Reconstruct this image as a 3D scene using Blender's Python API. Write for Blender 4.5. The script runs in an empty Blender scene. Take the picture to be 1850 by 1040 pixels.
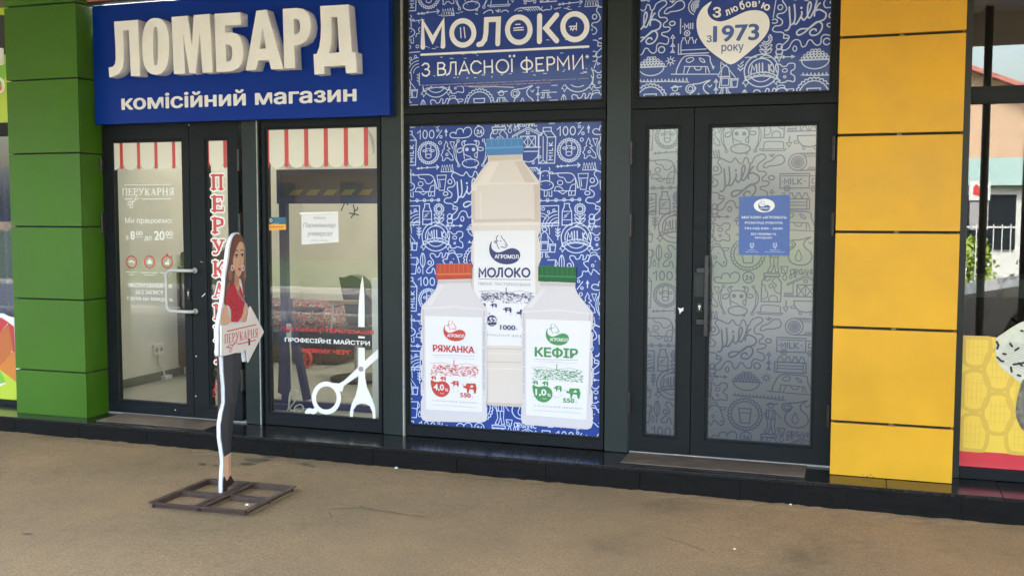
import bpy, bmesh, math, random, mathutils
from mathutils import Vector, Matrix
random.seed(7)
scene = bpy.context.scene
COL = scene.collection
# ------------------------------------------------------------------ camera, world, sun, exposure
FPX = 1871.64            # focal length in pixels of the 1850 wide photograph
YAW, PITCH, ROLL = 0.327912, 0.071157, 0.001509
CAM = Vector((0.0, -6.5099, 1.5))
FWD = Vector((-math.sin(YAW)*math.cos(PITCH), math.cos(YAW)*math.cos(PITCH), -math.sin(PITCH)))
_r = Vector((math.cos(YAW), math.sin(YAW), 0)); _u = _r.cross(FWD)
RGT = _r*math.cos(ROLL)+_u*math.sin(ROLL); UPV = -_r*math.sin(ROLL)+_u*math.cos(ROLL)
cd = bpy.data.cameras.new('camera'); cam = bpy.data.objects.new('camera', cd); COL.objects.link(cam)
cd.sensor_width = 36; cd.lens = FPX/1850*36; cd.clip_end = 500; cd.clip_start = 0.05
m = Matrix((RGT, UPV, -FWD)).transposed().to_4x4(); m.translation = CAM
cam.matrix_world = m; scene.camera = cam
SUN_EL, SUN_AZ = math.radians(52), math.radians(20)     # the sun stands behind the row of shops, the canopy shades the front
w = bpy.data.worlds.new('World'); scene.world = w; w.use_nodes = True
nt = w.node_tree; nt.nodes.clear()
sky = nt.nodes.new('ShaderNodeTexSky'); sky.sky_type = 'NISHITA'; sky.sun_disc = False
sky.sun_elevation = SUN_EL; sky.sun_rotation = SUN_AZ; sky.dust_density = 5.0; sky.air_density = 1.4; sky.ozone_density = 1.0
bg = nt.nodes.new('ShaderNodeBackground'); bg.inputs[1].default_value = 0.15
wo = nt.nodes.new('ShaderNodeOutputWorld')
hs = nt.nodes.new('ShaderNodeHueSaturation'); hs.inputs['Saturation'].default_value = .85
nt.links.new(sky.outputs[0], hs.inputs['Color']); nt.links.new(hs.outputs[0], bg.inputs[0]); nt.links.new(bg.outputs[0], wo.inputs[0])
sl = bpy.data.lights.new('sun', 'SUN'); sl.energy = 1.5; sl.angle = math.radians(14); sl.color = (1, .985, .96)
so = bpy.data.objects.new('sun', sl); COL.objects.link(so)
sd = Vector((math.sin(SUN_AZ)*math.cos(SUN_EL), math.cos(SUN_AZ)*math.cos(SUN_EL), math.sin(SUN_EL)))
so.rotation_euler = sd.to_track_quat('Z', 'Y').to_euler(); so.location = sd*30
scene.view_settings.view_transform = 'Standard'; scene.view_settings.look = 'None'
scene.view_settings.gamma = 1; scene.view_settings.use_curve_mapping = False
scene.view_settings.exposure = 3.66
scene.cycles.max_bounces = 10; scene.cycles.diffuse_bounces = 5; scene.cycles.glossy_bounces = 4
scene.cycles.transparent_max_bounces = 12; scene.cycles.sample_clamp_indirect = 6
scene.cycles.caustics_reflective = False; scene.cycles.caustics_refractive = False
scene.cycles.use_denoising = True

# ------------------------------------------------------------------ measuring: photograph pixel -> point on a plane of the place
def ray(px, py): return RGT*((px-925)/FPX) - UPV*((py-520)/FPX) + FWD
def onY(px, py, Y=0.0):
    d = ray(px, py); q = CAM + d*((Y-CAM.y)/d.y); return (q.x, q.z)
def onZ(px, py, Z=0.0):
    d = ray(px, py); q = CAM + d*((Z-CAM.z)/d.z); return (q.x, q.y)
def onX(px, py, X): 
    d = ray(px, py); q = CAM + d*((X-CAM.x)/d.x); return (q.y, q.z)
def rect(px0, py0, px1, py1, Y=0.0):                     # top left and bottom right pixels -> x0, z0, x1, z1
    a = onY(px0, py0, Y); b = onY(px1, py1, Y); return (a[0], b[1], b[0], a[1])
def zo(ox, oy, s):                                       # coordinates read in an enlarged crop -> pixels
    return lambda pts: [(ox+x/s, oy+y/s) for x, y in pts]

# ------------------------------------------------------------------ materials
def sock(n, name): return n.inputs[name]
def mat(name, col, rough=.6, metal=0, coat=0, coat_r=.05, noise=0, nscale=8, bump=0, bscale=60, spec=.5, stretch=None, trans=0):
    m = bpy.data.materials.new(name); m.use_nodes = True; t = m.node_tree; p = t.nodes['Principled BSDF']
    p.inputs['Base Color'].default_value = (*col, 1); p.inputs['Roughness'].default_value = rough
    p.inputs['Metallic'].default_value = metal; p.inputs['Coat Weight'].default_value = coat
    p.inputs['Coat Roughness'].default_value = coat_r; p.inputs['Specular IOR Level'].default_value = spec
    p.inputs['Transmission Weight'].default_value = trans
    tc = t.nodes.new('ShaderNodeTexCoord'); mp = t.nodes.new('ShaderNodeMapping')
    t.links.new(tc.outputs['Object'], mp.inputs[0])
    if stretch: mp.inputs['Scale'].default_value = stretch
    if noise:
        n = t.nodes.new('ShaderNodeTexNoise'); n.inputs['Scale'].default_value = nscale; n.inputs['Detail'].default_value = 6
        t.links.new(mp.outputs[0], n.inputs['Vector'])
        r = t.nodes.new('ShaderNodeMapRange'); r.inputs[1].default_value = .3; r.inputs[2].default_value = .7
        r.inputs[3].default_value = 1-noise; r.inputs[4].default_value = 1+noise
        t.links.new(n.outputs[0], r.inputs[0])
        h = t.nodes.new('ShaderNodeHueSaturation'); h.inputs['Color'].default_value = (*col, 1)
        t.links.new(r.outputs[0], h.inputs['Value']); t.links.new(h.outputs[0], p.inputs['Base Color'])
        r2 = t.nodes.new('ShaderNodeMapRange'); r2.inputs[1].default_value = .3; r2.inputs[2].default_value = .7
        r2.inputs[3].default_value = max(.02, rough-.08); r2.inputs[4].default_value = min(1, rough+.1)
        t.links.new(n.outputs[0], r2.inputs[0]); t.links.new(r2.outputs[0], p.inputs['Roughness'])
    if bump:
        n = t.nodes.new('ShaderNodeTexNoise'); n.inputs['Scale'].default_value = bscale; n.inputs['Detail'].default_value = 4
        t.links.new(mp.outputs[0], n.inputs['Vector'])
        b = t.nodes.new('ShaderNodeBump'); b.inputs['Strength'].default_value = bump; b.inputs['Distance'].default_value = .01
        t.links.new(n.outputs[0], b.inputs['Height']); t.links.new(b.outputs[0], p.inputs['Normal'])
    return m
M = {}
M['frame'] = mat('anthracite_pvc', (.0095, .012, .0135), .48, spec=.14, noise=.12, nscale=5, bump=.05, bscale=90, stretch=(1, 1, 4))
M['post'] = mat('anthracite_sheet', (.0165, .0235, .023), .38, spec=.26, noise=.12, nscale=2, bump=.25, bscale=1.6)
M['gasket'] = mat('black_gasket', (.012, .013, .014), .6)
M['seam'] = mat('pale_sealant', (.33, .33, .30), .7, noise=.2, nscale=30)
M['green'] = mat('green_cladding', (.044, .135, .005), .5, noise=.10, nscale=1.5, bump=.16, bscale=1.3, spec=.3)
M['yellow'] = mat('yellow_cladding', (.62, .325, .014), .46, noise=.10, nscale=2.5, bump=.16, bscale=1.5, spec=.3)
M['joint'] = mat('dark_joint', (.02, .02, .018), .8)
M['bracket'] = mat('steel_bracket', (.16, .13, .09), .6)
M['sign'] = mat('blue_composite_panel', (.003, .032, .26), .36, noise=.04, nscale=2, bump=.05, bscale=1.2, spec=.14)
M['letter'] = mat('cream_foam_letter', (.88, .86, .83), .6, noise=.03, nscale=9)
M['letter_side'] = mat('cream_foam_side', (.72, .68, .60), .65)
M['print_white'] = mat('white_print', (.80, .79, .76), .5)
M['poster'] = mat('blue_poster_vinyl', (.014, .046, .25), .45, coat=.2, coat_r=.06, spec=.3, noise=.03, nscale=3)
M['line'] = mat('pale_blue_line_print', (.55, .63, .80), .45, coat=.12, spec=.25)
M['heart'] = mat('warm_white_print', (.85, .84, .84), .45, coat=.12)
M['navy'] = mat('navy_print', (.025, .028, .13), .5)
M['frost'] = mat('frosted_film', (.038, .054, .066), .35, coat=1, coat_r=.11, noise=.05, nscale=2, spec=.8)
M['frost'].node_tree.nodes['Principled BSDF'].inputs['Coat IOR'].default_value = 1.85
M['frostline'] = mat('film_blue_line', (.012, .018, .055), .4, coat=1, coat_r=.11, spec=.5)
M['notice'] = mat('blue_notice_print', (.05, .11, .34), .45)
M['notice2'] = mat('pale_notice_print', (.62, .68, .80), .45)
M['red'] = mat('red_print', (.50, .03, .035), .5)
M['redvinyl'] = mat('bright_red_vinyl', (.55, .045, .04), .4, coat=.4)
M['cream'] = mat('cream_vinyl', (.72, .68, .57), .5)
M['white'] = mat('white_vinyl', (.80, .79, .75), .45)
M['handle'] = mat('white_enamel_tube', (.46, .46, .44), .35, coat=.3)
M['black'] = mat('black_plastic', (.012, .012, .013), .4)
M['darkmetal'] = mat('dark_handle_metal', (.028, .030, .031), .35, metal=.4)
M['steel'] = mat('brushed_steel', (.5, .5, .48), .35, metal=1)
M['granite'] = mat('black_polished_granite', (.012, .012, .012), .16, noise=.5, nscale=60, bump=.04, bscale=8)
M['granite_f'] = mat('black_granite_face', (.006, .006, .006), .50, spec=.12, noise=.35, nscale=40, bump=.05, bscale=60, stretch=(.3, 1, 2))
M['grout'] = mat('grey_grout', (.24, .24, .22), .9)
M['mat_tile'] = mat('brown_dusty_tile', (.115, .085, .062), .62, noise=.30, nscale=9, bump=.2, bscale=40)
M['rust'] = mat('rusty_brown_angle_iron', (.060, .034, .026), .55, noise=.35, nscale=25, bump=.3, bscale=90)
M['board'] = mat('white_foam_board_edge', (.68, .69, .72), .6, noise=.08, nscale=12)
M['arrow'] = mat('pinkish_white_board', (.70, .64, .60), .55, noise=.03)
M['hair'] = mat('brown_print', (.145, .062, .042), .5, noise=.2, nscale=9, stretch=(1, 3, .6))
M['hair2'] = mat('light_brown_print', (.27, .13, .085), .5)
M['skin'] = mat('skin_print', (.62, .38, .24), .5)
M['skin2'] = mat('deep_skin_print', (.48, .25, .15), .5)
M['dress'] = mat('red_dress_print', (.46, .028, .040), .5)
M['dress2'] = mat('dark_red_print', (.26, .014, .025), .5)
M['trouser'] = mat('charcoal_print', (.038, .040, .046), .5)
M['trouser2'] = mat('dark_charcoal_print', (.022, .023, .026), .5)
M['shoe'] = mat('shoe_print', (.025, .014, .012), .5)
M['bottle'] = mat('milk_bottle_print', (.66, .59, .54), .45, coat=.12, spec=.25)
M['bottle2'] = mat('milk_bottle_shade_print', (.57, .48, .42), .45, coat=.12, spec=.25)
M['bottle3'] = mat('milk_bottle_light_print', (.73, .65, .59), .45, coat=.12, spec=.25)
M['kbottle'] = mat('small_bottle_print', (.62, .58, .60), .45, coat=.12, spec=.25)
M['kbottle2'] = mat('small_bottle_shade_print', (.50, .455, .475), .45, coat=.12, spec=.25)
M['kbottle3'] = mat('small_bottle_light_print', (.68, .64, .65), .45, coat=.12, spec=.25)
M['label'] = mat('label_print', (.74, .72, .74), .45, coat=.12, spec=.25)
for k, c in dict(capb=(.06, .20, .46), capb2=(.12, .32, .60), capo=(.46, .065, .030), capo2=(.62, .14, .06), capg=(.012, .10, .030), capg2=(.03, .20, .07),
                 pgreen=(.07, .27, .09), pred=(.52, .06, .045), gray=(.30, .29, .31)).items():
    M[k] = mat(k+'_print', c, .45, coat=.12, spec=.25)
M['paper'] = mat('white_paper', (.72, .70, .68), .7)
M['ink'] = mat('grey_ink', (.30, .29, .30), .6)
M['stblue'] = mat('teal_sticker', (.02, .12, .20), .5)
M['styel'] = mat('amber_sticker', (.75, .36, .03), .5)
M['wall_in'] = mat('interior_plaster', (.54, .54, .50), .85, noise=.06, nscale=3)
M['ceil'] = mat('canopy_ceiling_sheet', (.80, .80, .80), .7, noise=.04)
M['floor_in'] = mat('interior_grey_tile', (.30, .30, .27), .45, noise=.12, nscale=4)
M['skirting'] = mat('grey_skirting', (.12, .13, .12), .5)
M['bluemetal'] = mat('blue_painted_metal', (.020, .026, .10), .4)
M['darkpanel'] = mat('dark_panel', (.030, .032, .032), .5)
M['wood'] = mat('dark_brown_veneer', (.070, .040, .028), .45, noise=.25, nscale=6, stretch=(1, 1, .2))
M['leather'] = mat('black_leather', (.018, .017, .016), .4, bump=.2, bscale=40)
M['armwood'] = mat('armrest_wood', (.26, .19, .11), .45)
M['whitepl'] = mat('white_plastic', (.62, .62, .58), .4)
M['concrete'] = mat('concrete', (.32, .30, .27), .85, noise=.1)
M['added_skylight'] = None
def wall_plain(): return M['concrete']

def asphalt():
    m = bpy.data.materials.new('dusty_asphalt'); m.use_nodes = True; t = m.node_tree; N = t.nodes; L = t.links
    p = N['Principled BSDF']; p.inputs['Roughness'].default_value = .88; p.inputs['Specular IOR Level'].default_value = .3
    tc = N.new('ShaderNodeTexCoord')
    def noise(sc, det=6, rough=.6):
        n = N.new('ShaderNodeTexNoise'); n.inputs['Scale'].default_value = sc; n.inputs['Detail'].default_value = det
        n.inputs['Roughness'].default_value = rough; L.new(tc.outputs['Object'], n.inputs['Vector']); return n
    def ramp(src, stops):
        r = N.new('ShaderNodeValToRGB'); L.new(src, r.inputs[0])
        e = r.color_ramp.elements
        while len(e) > 1: e.remove(e[-1])
        e[0].position = stops[0][0]; e[0].color = (*stops[0][1], 1)
        for q, c in stops[1:]:
            x = e.new(q); x.color = (*c, 1)
        return r.outputs[0]
    def mix(a, b, f, mode='MIX'):
        x = N.new('ShaderNodeMix'); x.data_type = 'RGBA'; x.blend_type = mode
        if isinstance(f, float): x.inputs[0].default_value = f
        else: L.new(f, x.inputs[0])
        L.new(a, x.inputs[6]); L.new(b, x.inputs[7]); return x.outputs[2]
    big = ramp(noise(.9, 5).outputs[0], [(.3, (.252, .168, .092)), (.5, (.288, .194, .107)), (.72, (.320, .217, .121))])
    grey = ramp(noise(.45, 3).outputs[0], [(.35, (.84, .90, .90)), (.65, (1.05, 1.0, .93))])
    c = mix(big, grey, 1.0, 'MULTIPLY')
    stain = ramp(noise(1.7, 7, .65).outputs[0], [(.31, (.70, .70, .68)), (.42, (1, 1, 1))]); c = mix(c, stain, .75, 'MULTIPLY')
    dust = ramp(noise(2.6, 8, .7).outputs[0], [(.60, (1, 1, 1)), (.74, (1.16, 1.15, 1.12))]); c = mix(c, dust, 1.0, 'MULTIPLY')
    grain = ramp(noise(75, 5, .8).outputs[0], [(.28, (.58, .58, .58)), (.5, (1, 1, 1)), (.72, (1.42, 1.4, 1.34))]); c = mix(c, grain, 1.0, 'MULTIPLY')
    mid = ramp(noise(9, 6, .75).outputs[0], [(.3, (.88, .89, .88)), (.5, (1, 1, 1)), (.7, (1.08, 1.07, 1.05))]); c = mix(c, mid, 1.0, 'MULTIPLY')
    v = N.new('ShaderNodeTexVoronoi'); v.inputs['Scale'].default_value = 38; L.new(tc.outputs['Object'], v.inputs['Vector'])
    chip = ramp(v.outputs['Distance'], [(.0, (1.5, 1.5, 1.45)), (.07, (1.3, 1.3, 1.25)), (.12, (1, 1, 1))])
    pick = ramp(noise(13, 2).outputs[0], [(.58, (0, 0, 0)), (.66, (1, 1, 1))])
    c = mix(c, mix(c, chip, 1.0, 'MULTIPLY'), pick)
    L.new(c, p.inputs['Base Color'])
    b = N.new('ShaderNodeBump'); b.inputs['Strength'].default_value = .35; b.inputs['Distance'].default_value = .004
    L.new(noise(120, 4, .7).outputs[0], b.inputs['Height'])
    b2 = N.new('ShaderNodeBump'); b2.inputs['Strength'].default_value = .35; b2.inputs['Distance'].default_value = .02
    L.new(noise(3.5, 4).outputs[0], b2.inputs['Height']); L.new(b.outputs[0], b2.inputs['Normal']); L.new(b2.outputs[0], p.inputs['Normal'])
    return m
M['asphalt'] = asphalt()
M['frostline'].node_tree.nodes['Principled BSDF'].inputs['Coat IOR'].default_value = 1.6
def glass(name, tint=(.93, .95, .92), base=.03):
    m = bpy.data.materials.new(name); m.use_nodes = True; t = m.node_tree; t.nodes.clear(); N = t.nodes; L = t.links
    o = N.new('ShaderNodeOutputMaterial'); mx = N.new('ShaderNodeMixShader'); tr = N.new('ShaderNodeBsdfTransparent'); g = N.new('ShaderNodeBsdfGlossy')
    lw = N.new('ShaderNodeLayerWeight'); lw.inputs[0].default_value = .5; pw = N.new('ShaderNodeMath'); pw.operation = 'POWER'; pw.inputs[1].default_value = 5; L.new(lw.outputs['Facing'], pw.inputs[0])
    fr = N.new('ShaderNodeMath'); fr.operation = 'MULTIPLY_ADD'; fr.inputs[1].default_value = .96; fr.inputs[2].default_value = .035; L.new(pw.outputs[0], fr.inputs[0])
    ma = N.new('ShaderNodeMath'); ma.operation = 'ADD'; ma.inputs[1].default_value = base; L.new(fr.outputs[0], ma.inputs[0])
    tr.inputs[0].default_value = (*tint, 1); g.inputs['Roughness'].default_value = 0.0; g.inputs[0].default_value = (1, 1, 1, 1)
    L.new(ma.outputs[0], mx.inputs[0]); L.new(tr.outputs[0], mx.inputs[1]); L.new(g.outputs[0], mx.inputs[2]); L.new(mx.outputs[0], o.inputs[0])
    return m
M['glass'] = glass('clear_window_glass', (.96, .97, .95), .0); M['glass2'] = glass('coated_window_glass', (.50, .53, .52), .07)
def translucent(name, col):
    m = bpy.data.materials.new(name); m.use_nodes = True; t = m.node_tree; t.nodes.clear()
    o = t.nodes.new('ShaderNodeOutputMaterial'); b = t.nodes.new('ShaderNodeBsdfTranslucent'); b.inputs[0].default_value = (*col, 1)
    t.links.new(b.outputs[0], o.inputs[0]); return m
M['added_skylight'] = translucent('added_opal_sheet', (.55, .54, .48))

# ------------------------------------------------------------------ mesh building
class Pl:                                                # a plane to draw on: u, v and the offset towards the viewer
    def __init__(s, kind, c): s.k, s.c = kind, c
    def __call__(s, u, v, off=0.0):
        if s.k == 'Y': return (u, s.c-off, v)            # seen from -y
        if s.k == 'X': return (s.c+off, u, v)            # seen from +x
        if s.k == 'Z': return (u, v, s.c+off)            # seen from above
class MB:
    def __init__(s): s.v, s.f, s.m, s.mats, s.n = [], [], [], [], 0
    def mi(s, m):
        m = M[m] if isinstance(m, str) else m
        if m not in s.mats: s.mats.append(m)
        return s.mats.index(m)
    def add(s, vs, fs, m):
        b = len(s.v); s.v += [tuple(v) for v in vs]; k = s.mi(m)
        for f in fs: s.f.append([b+i for i in f]); s.m.append(k)
    def box(s, x0, x1, y0, y1, z0, z1, m):
        if x0 > x1: x0, x1 = x1, x0
        if y0 > y1: y0, y1 = y1, y0
        if z0 > z1: z0, z1 = z1, z0
        s.add([(x0, y0, z0), (x1, y0, z0), (x1, y1, z0), (x0, y1, z0), (x0, y0, z1), (x1, y0, z1), (x1, y1, z1), (x0, y1, z1)],
              [(0, 3, 2, 1), (4, 5, 6, 7), (0, 1, 5, 4), (1, 2, 6, 5), (2, 3, 7, 6), (3, 0, 4, 7)], m)
    def poly(s, T, pts, off, m):
        a = sum(pts[i][0]*pts[(i+1) % len(pts)][1]-pts[(i+1) % len(pts)][0]*pts[i][1] for i in range(len(pts)))
        if a < 0: pts = pts[::-1]
        s.add([T(u, v, off) for u, v in pts], [tuple(range(len(pts)))], m)
    def disc(s, T, c, r, off, m, n=14, ry=None):
        ry = ry or r
        s.poly(T, [(c[0]+r*math.cos(2*PI*i/n), c[1]+ry*math.sin(2*PI*i/n)) for i in range(n)], off, m)
    def stroke(s, T, pts, w, off, m, closed=False, cap=True):
        q = [pts[0]]
        for p in pts[1:]:
            if math.hypot(p[0]-q[-1][0], p[1]-q[-1][1]) > 1e-5: q.append(p)
        if closed and len(q) > 2 and math.hypot(q[0][0]-q[-1][0], q[0][1]-q[-1][1]) < 1e-5: q.pop()
        n = len(q)
        if n < 2: return
        s.n += 1; off = off + (s.n % 9)*6e-5
        h = w/2; A, B = [], []
        for i in range(n):
            a = q[i-1] if (i > 0 or closed) else None; c = q[(i+1) % n] if (i < n-1 or closed) else None; b = q[i]
            def nrm(p, r): 
                dx, dy = r[0]-p[0], r[1]-p[1]; l = math.hypot(dx, dy) or 1; return (-dy/l, dx/l)
            n1 = nrm(a, b) if a else None; n2 = nrm(b, c) if c else None
            if n1 and n2:
                mx, my = n1[0]+n2[0], n1[1]+n2[1]; l = math.hypot(mx, my)
                if l < .5: nx, ny = n2; k = 1
                else:
                    nx, ny = mx/l, my/l; k = min(1.8, 1/max(.3, nx*n1[0]+ny*n1[1]))
            else: nx, ny = n1 or n2; k = 1
            A.append((b[0]+nx*h*k, b[1]+ny*h*k)); B.append((b[0]-nx*h*k, b[1]-ny*h*k))
        o = [off+i*2e-6 for i in range(n)]
        vs = [T(*A[i], o[i]) for i in range(n)]+[T(*B[i], o[i]) for i in range(n)]
        fs = [(n+i, n+(i+1) % n, (i+1) % n, i) for i in range(n if closed else n-1)]
        s.add(vs, fs, m)
        if cap and not closed:
            for e, (p, r) in enumerate(((q[0], q[1]), (q[-1], q[-2]))):
                a0 = math.atan2(p[1]-r[1], p[0]-r[0]); k = 5
                s.poly(T, [(p[0]+h*math.cos(a0-PI/2+PI*i/k), p[1]+h*math.sin(a0-PI/2+PI*i/k)) for i in range(k+1)], o[0] if e == 0 else o[-1], m)
    def tube(s, pts, r, m, n=8, closed=False):
        P = [Vector(p) for p in pts]; k = len(P); rings = []
        up = Vector((0, 0, 1)); prev = None
        for i in range(k):
            if closed: d = P[(i+1) % k]-P[i-1]
            else: d = P[min(i+1, k-1)]-P[max(i-1, 0)]
            d.normalize()
            if prev is None:
                ref = up if abs(d.z) < .9 else Vector((1, 0, 0)); a = d.cross(ref).normalized()
            else: a = (prev-d*prev.dot(d)).normalized()
            prev = a; b = d.cross(a)
            rr = r[i] if isinstance(r, (list, tuple)) else r
            rings.append([P[i]+(a*math.cos(2*PI*j/n)+b*math.sin(2*PI*j/n))*rr for j in range(n)])
        vs = [v for R in rings for v in R]; fs = []
        for i in range(k if closed else k-1):
            i2 = (i+1) % k
            for j in range(n): fs.append((i*n+j, i*n+(j+1) % n, i2*n+(j+1) % n, i2*n+j))
        if not closed: fs += [tuple(range(n))[::-1], tuple((k-1)*n+j for j in range(n))]
        s.add(vs, fs, m)
    def cyl(s, c, r, h, m, axis='Z', n=16, r2=None):
        r2 = r if r2 is None else r2
        ax = {'X': Vector((1, 0, 0)), 'Y': Vector((0, 1, 0)), 'Z': Vector((0, 0, 1))}[axis]
        s.tube([Vector(c), Vector(c)+ax*h], [r, r2], m, n)
    def prism(s, T, pts, o0, o1, m, mside=None):          # outline given real thickness between two offsets
        a = sum(pts[i][0]*pts[(i+1) % len(pts)][1]-pts[(i+1) % len(pts)][0]*pts[i][1] for i in range(len(pts)))
        if a < 0: pts = pts[::-1]
        n = len(pts); vs = [T(u, v, o1) for u, v in pts]+[T(u, v, o0) for u, v in pts]
        s.add(vs, [tuple(range(n)), tuple(range(2*n-1, n-1, -1))], m)
        s.add(vs, [(i, n+i, n+(i+1) % n, (i+1) % n) for i in range(n)], mside or m)
    def mesh(s, name):
        me = bpy.data.meshes.new(name); me.from_pydata(s.v, [], s.f)
        for x in s.mats: me.materials.append(x)
        me.polygons.foreach_set('material_index', s.m); me.update(); return me
PI = math.pi
def link(name, data, parent=None, bevel=0, smooth=False, **props):
    o = bpy.data.objects.new(name, data); COL.objects.link(o)
    if parent: o.parent = parent
    if bevel:
        b = o.modifiers.new('bevel', 'BEVEL'); b.width = bevel; b.segments = 2; b.limit_method = 'ANGLE'; b.angle_limit = math.radians(40)
        b.harden_normals = True
        data.polygons.foreach_set('use_smooth', [True]*len(data.polygons))
    if smooth: data.shade_smooth() if hasattr(data, 'shade_smooth') else data.polygons.foreach_set('use_smooth', [True]*len(data.polygons))
    for k, v in props.items(): o[k] = v
    return o
def obj(name, mb, parent=None, bevel=0, smooth=False, **props): return link(name, mb.mesh(name), parent, bevel, smooth, **props)
def thing(name, label, category, group=None, loc=None):
    o = bpy.data.objects.new(name, None); COL.objects.link(o); o.empty_display_size = .1
    o['label'] = label; o['category'] = category
    if group: o['group'] = group
    return o
def boxobj(name, dims, m, parent=None, bevel=0, **props):
    b = MB(); b.box(*dims, m); return obj(name, b, parent, bevel, **props)
_gc = {}
def glyphs(text, bold=0.0, res=3):
    """outlines of a word; contours that overlap inside a letter are filled one by one, a hair apart"""
    if (text, res) in _gc: return _gc[(text, res)]
    c = bpy.data.curves.new('lettering', 'FONT'); c.body = text
    o = bpy.data.objects.new('lettering', c); COL.objects.link(o)
    cu = o.to_curve(bpy.context.evaluated_depsgraph_get()); cons = []
    for sp in cu.splines:
        P_ = []; bp_ = sp.bezier_points
        if len(bp_):
            for i in range(len(bp_)):
                p, q = bp_[i], bp_[(i+1) % len(bp_)]; a0, a1, a2, a3 = p.co, p.handle_right, q.handle_left, q.co
                d = (a3-a0).length; bend = ((a1-a0).cross(a3-a0)).length+((a2-a0).cross(a3-a0)).length
                n = 1 if bend < 1e-6 or d < 1e-6 else res+1
                for k in range(n):
                    t = k/n; u = 1-t; x = a0*u**3+a1*3*u*u*t+a2*3*u*t*t+a3*t**3; P_.append((x.x, x.y))
        else: P_ = [(p.co.x, p.co.y) for p in sp.points]
        if len(P_) > 2: cons.append(P_)
    o.to_curve_clear(); bpy.data.objects.remove(o); bpy.data.curves.remove(c)
    area = lambda P_: sum(P_[i][0]*P_[(i+1) % len(P_)][1]-P_[(i+1) % len(P_)][0]*P_[i][1] for i in range(len(P_)))/2
    def inside(x, y, P_):
        r_ = False; j = len(P_)-1
        for i in range(len(P_)):
            if (P_[i][1] > y) != (P_[j][1] > y) and x < (P_[j][0]-P_[i][0])*(y-P_[i][1])/(P_[j][1]-P_[i][1])+P_[i][0]: r_ = not r_
            j = i
        return r_
    if not cons: return [], []
    par = []                                             # a contour wholly inside another is the hole of the smallest one round it
    for i, P_ in enumerate(cons):
        ins = [j for j, Q_ in enumerate(cons) if j != i and abs(area(Q_)) > abs(area(P_)) and all(inside(x, y, Q_) for x, y in P_)]
        par.append(ins)
    outer = [i for i in range(len(cons)) if len(par[i]) % 2 == 0]; holes = {i: [] for i in outer}
    for i, P_ in enumerate(cons):
        if len(par[i]) % 2: holes[min((j for j in par[i] if j in holes), key=lambda j: abs(area(cons[j])))].append(P_)
    vs, fs = [], []
    for i in outer:
        loops = [cons[i]]+holes[i]; flat = [p for L_ in loops for p in L_]; b0 = len(vs)
        tris = mathutils.geometry.tessellate_polygon([[Vector((x, y, 0)) for x, y in L_] for L_ in loops])
        
        for k, t in enumerate(tris):                     # triangles a hair apart too: some outlines cross themselves
            b0 = len(vs); vs += [(*flat[j], (i % 3)*8e-5+(k % 4)*2e-5) for j in t]; fs.append((b0, b0+1, b0+2))
    _gc[(text, res)] = (vs, fs)
    return vs, fs
def text(mb, T, s, box, off, m, bold=0.0, shear=0, warp=None, rot=0, res=2):
    vs, fs = glyphs(s, 0, res)
    if not vs: return
    lay = [v[2] for v in vs]; vs = [(v[0]+shear*v[1], v[1]) for v in vs]
    x0 = min(v[0] for v in vs); x1 = max(v[0] for v in vs); y0 = min(v[1] for v in vs); y1 = max(v[1] for v in vs)
    u0, v0, u1, v1 = box
    g = bold                                             # a heavier weight: the same letters printed again a hair to each side
    shifts = [(0, 0)] if g <= 0 else ([(g, 0), (-g, 0), (0, g*.7), (0, -g*.7)] if g < .018 else [(g*math.cos(k*PI/4), g*.8*math.sin(k*PI/4)) for k in range(8)]+[(0, 0)])
    x0 -= g; x1 += g; y0 -= g*.75; y1 += g*.75; f2 = None
    for k, (sx, sy) in enumerate(shifts):
        out = []
        for (x, y), dl in zip(vs, lay):
            a, b = (x+sx-x0)/(x1-x0), (y+sy-y0)/(y1-y0)
            q = warp(a, b) if warp else (u0+(u1-u0)*a, v0+(v1-v0)*b)
            out.append(T(q[0], q[1], off+k*2.6e-4+dl))
        if f2 is None:                                   # every face looks towards the viewer
            a = Vector(T(0, 0, 1))-Vector(T(0, 0, 0)); f2 = []
            for f in fs:
                n = (Vector(out[f[1]])-Vector(out[f[0]])).cross(Vector(out[f[2]])-Vector(out[f[0]]))
                f2.append(f if n.dot(a) >= 0 else f[::-1])
        mb.add(out, f2, m)
def smooth(pts, closed=False, k=4):
    n = len(pts); out = []
    for i in range(n if closed else n-1):
        g = lambda j: pts[j % n] if closed else pts[max(0, min(n-1, j))]
        p0, p1, p2, p3 = g(i-1), g(i), g(i+1), g(i+2)
        for t in range(k):
            t /= k
            out.append(tuple(.5*(2*p1[d]+(-p0[d]+p2[d])*t+(2*p0[d]-5*p1[d]+4*p2[d]-p3[d])*t*t+(-p0[d]+3*p1[d]-3*p2[d]+p3[d])*t**3) for d in (0, 1)))
    if not closed: out.append(pts[-1])
    return out
def ell(cx, cy, rx, ry=None, n=16, a0=0, a1=2*PI):
    ry = rx if ry is None else ry
    return [(cx+rx*math.cos(a0+(a1-a0)*i/n), cy+ry*math.sin(a0+(a1-a0)*i/n)) for i in range(n+(0 if abs(a1-a0-2*PI) < 1e-6 else 1))]

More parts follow.
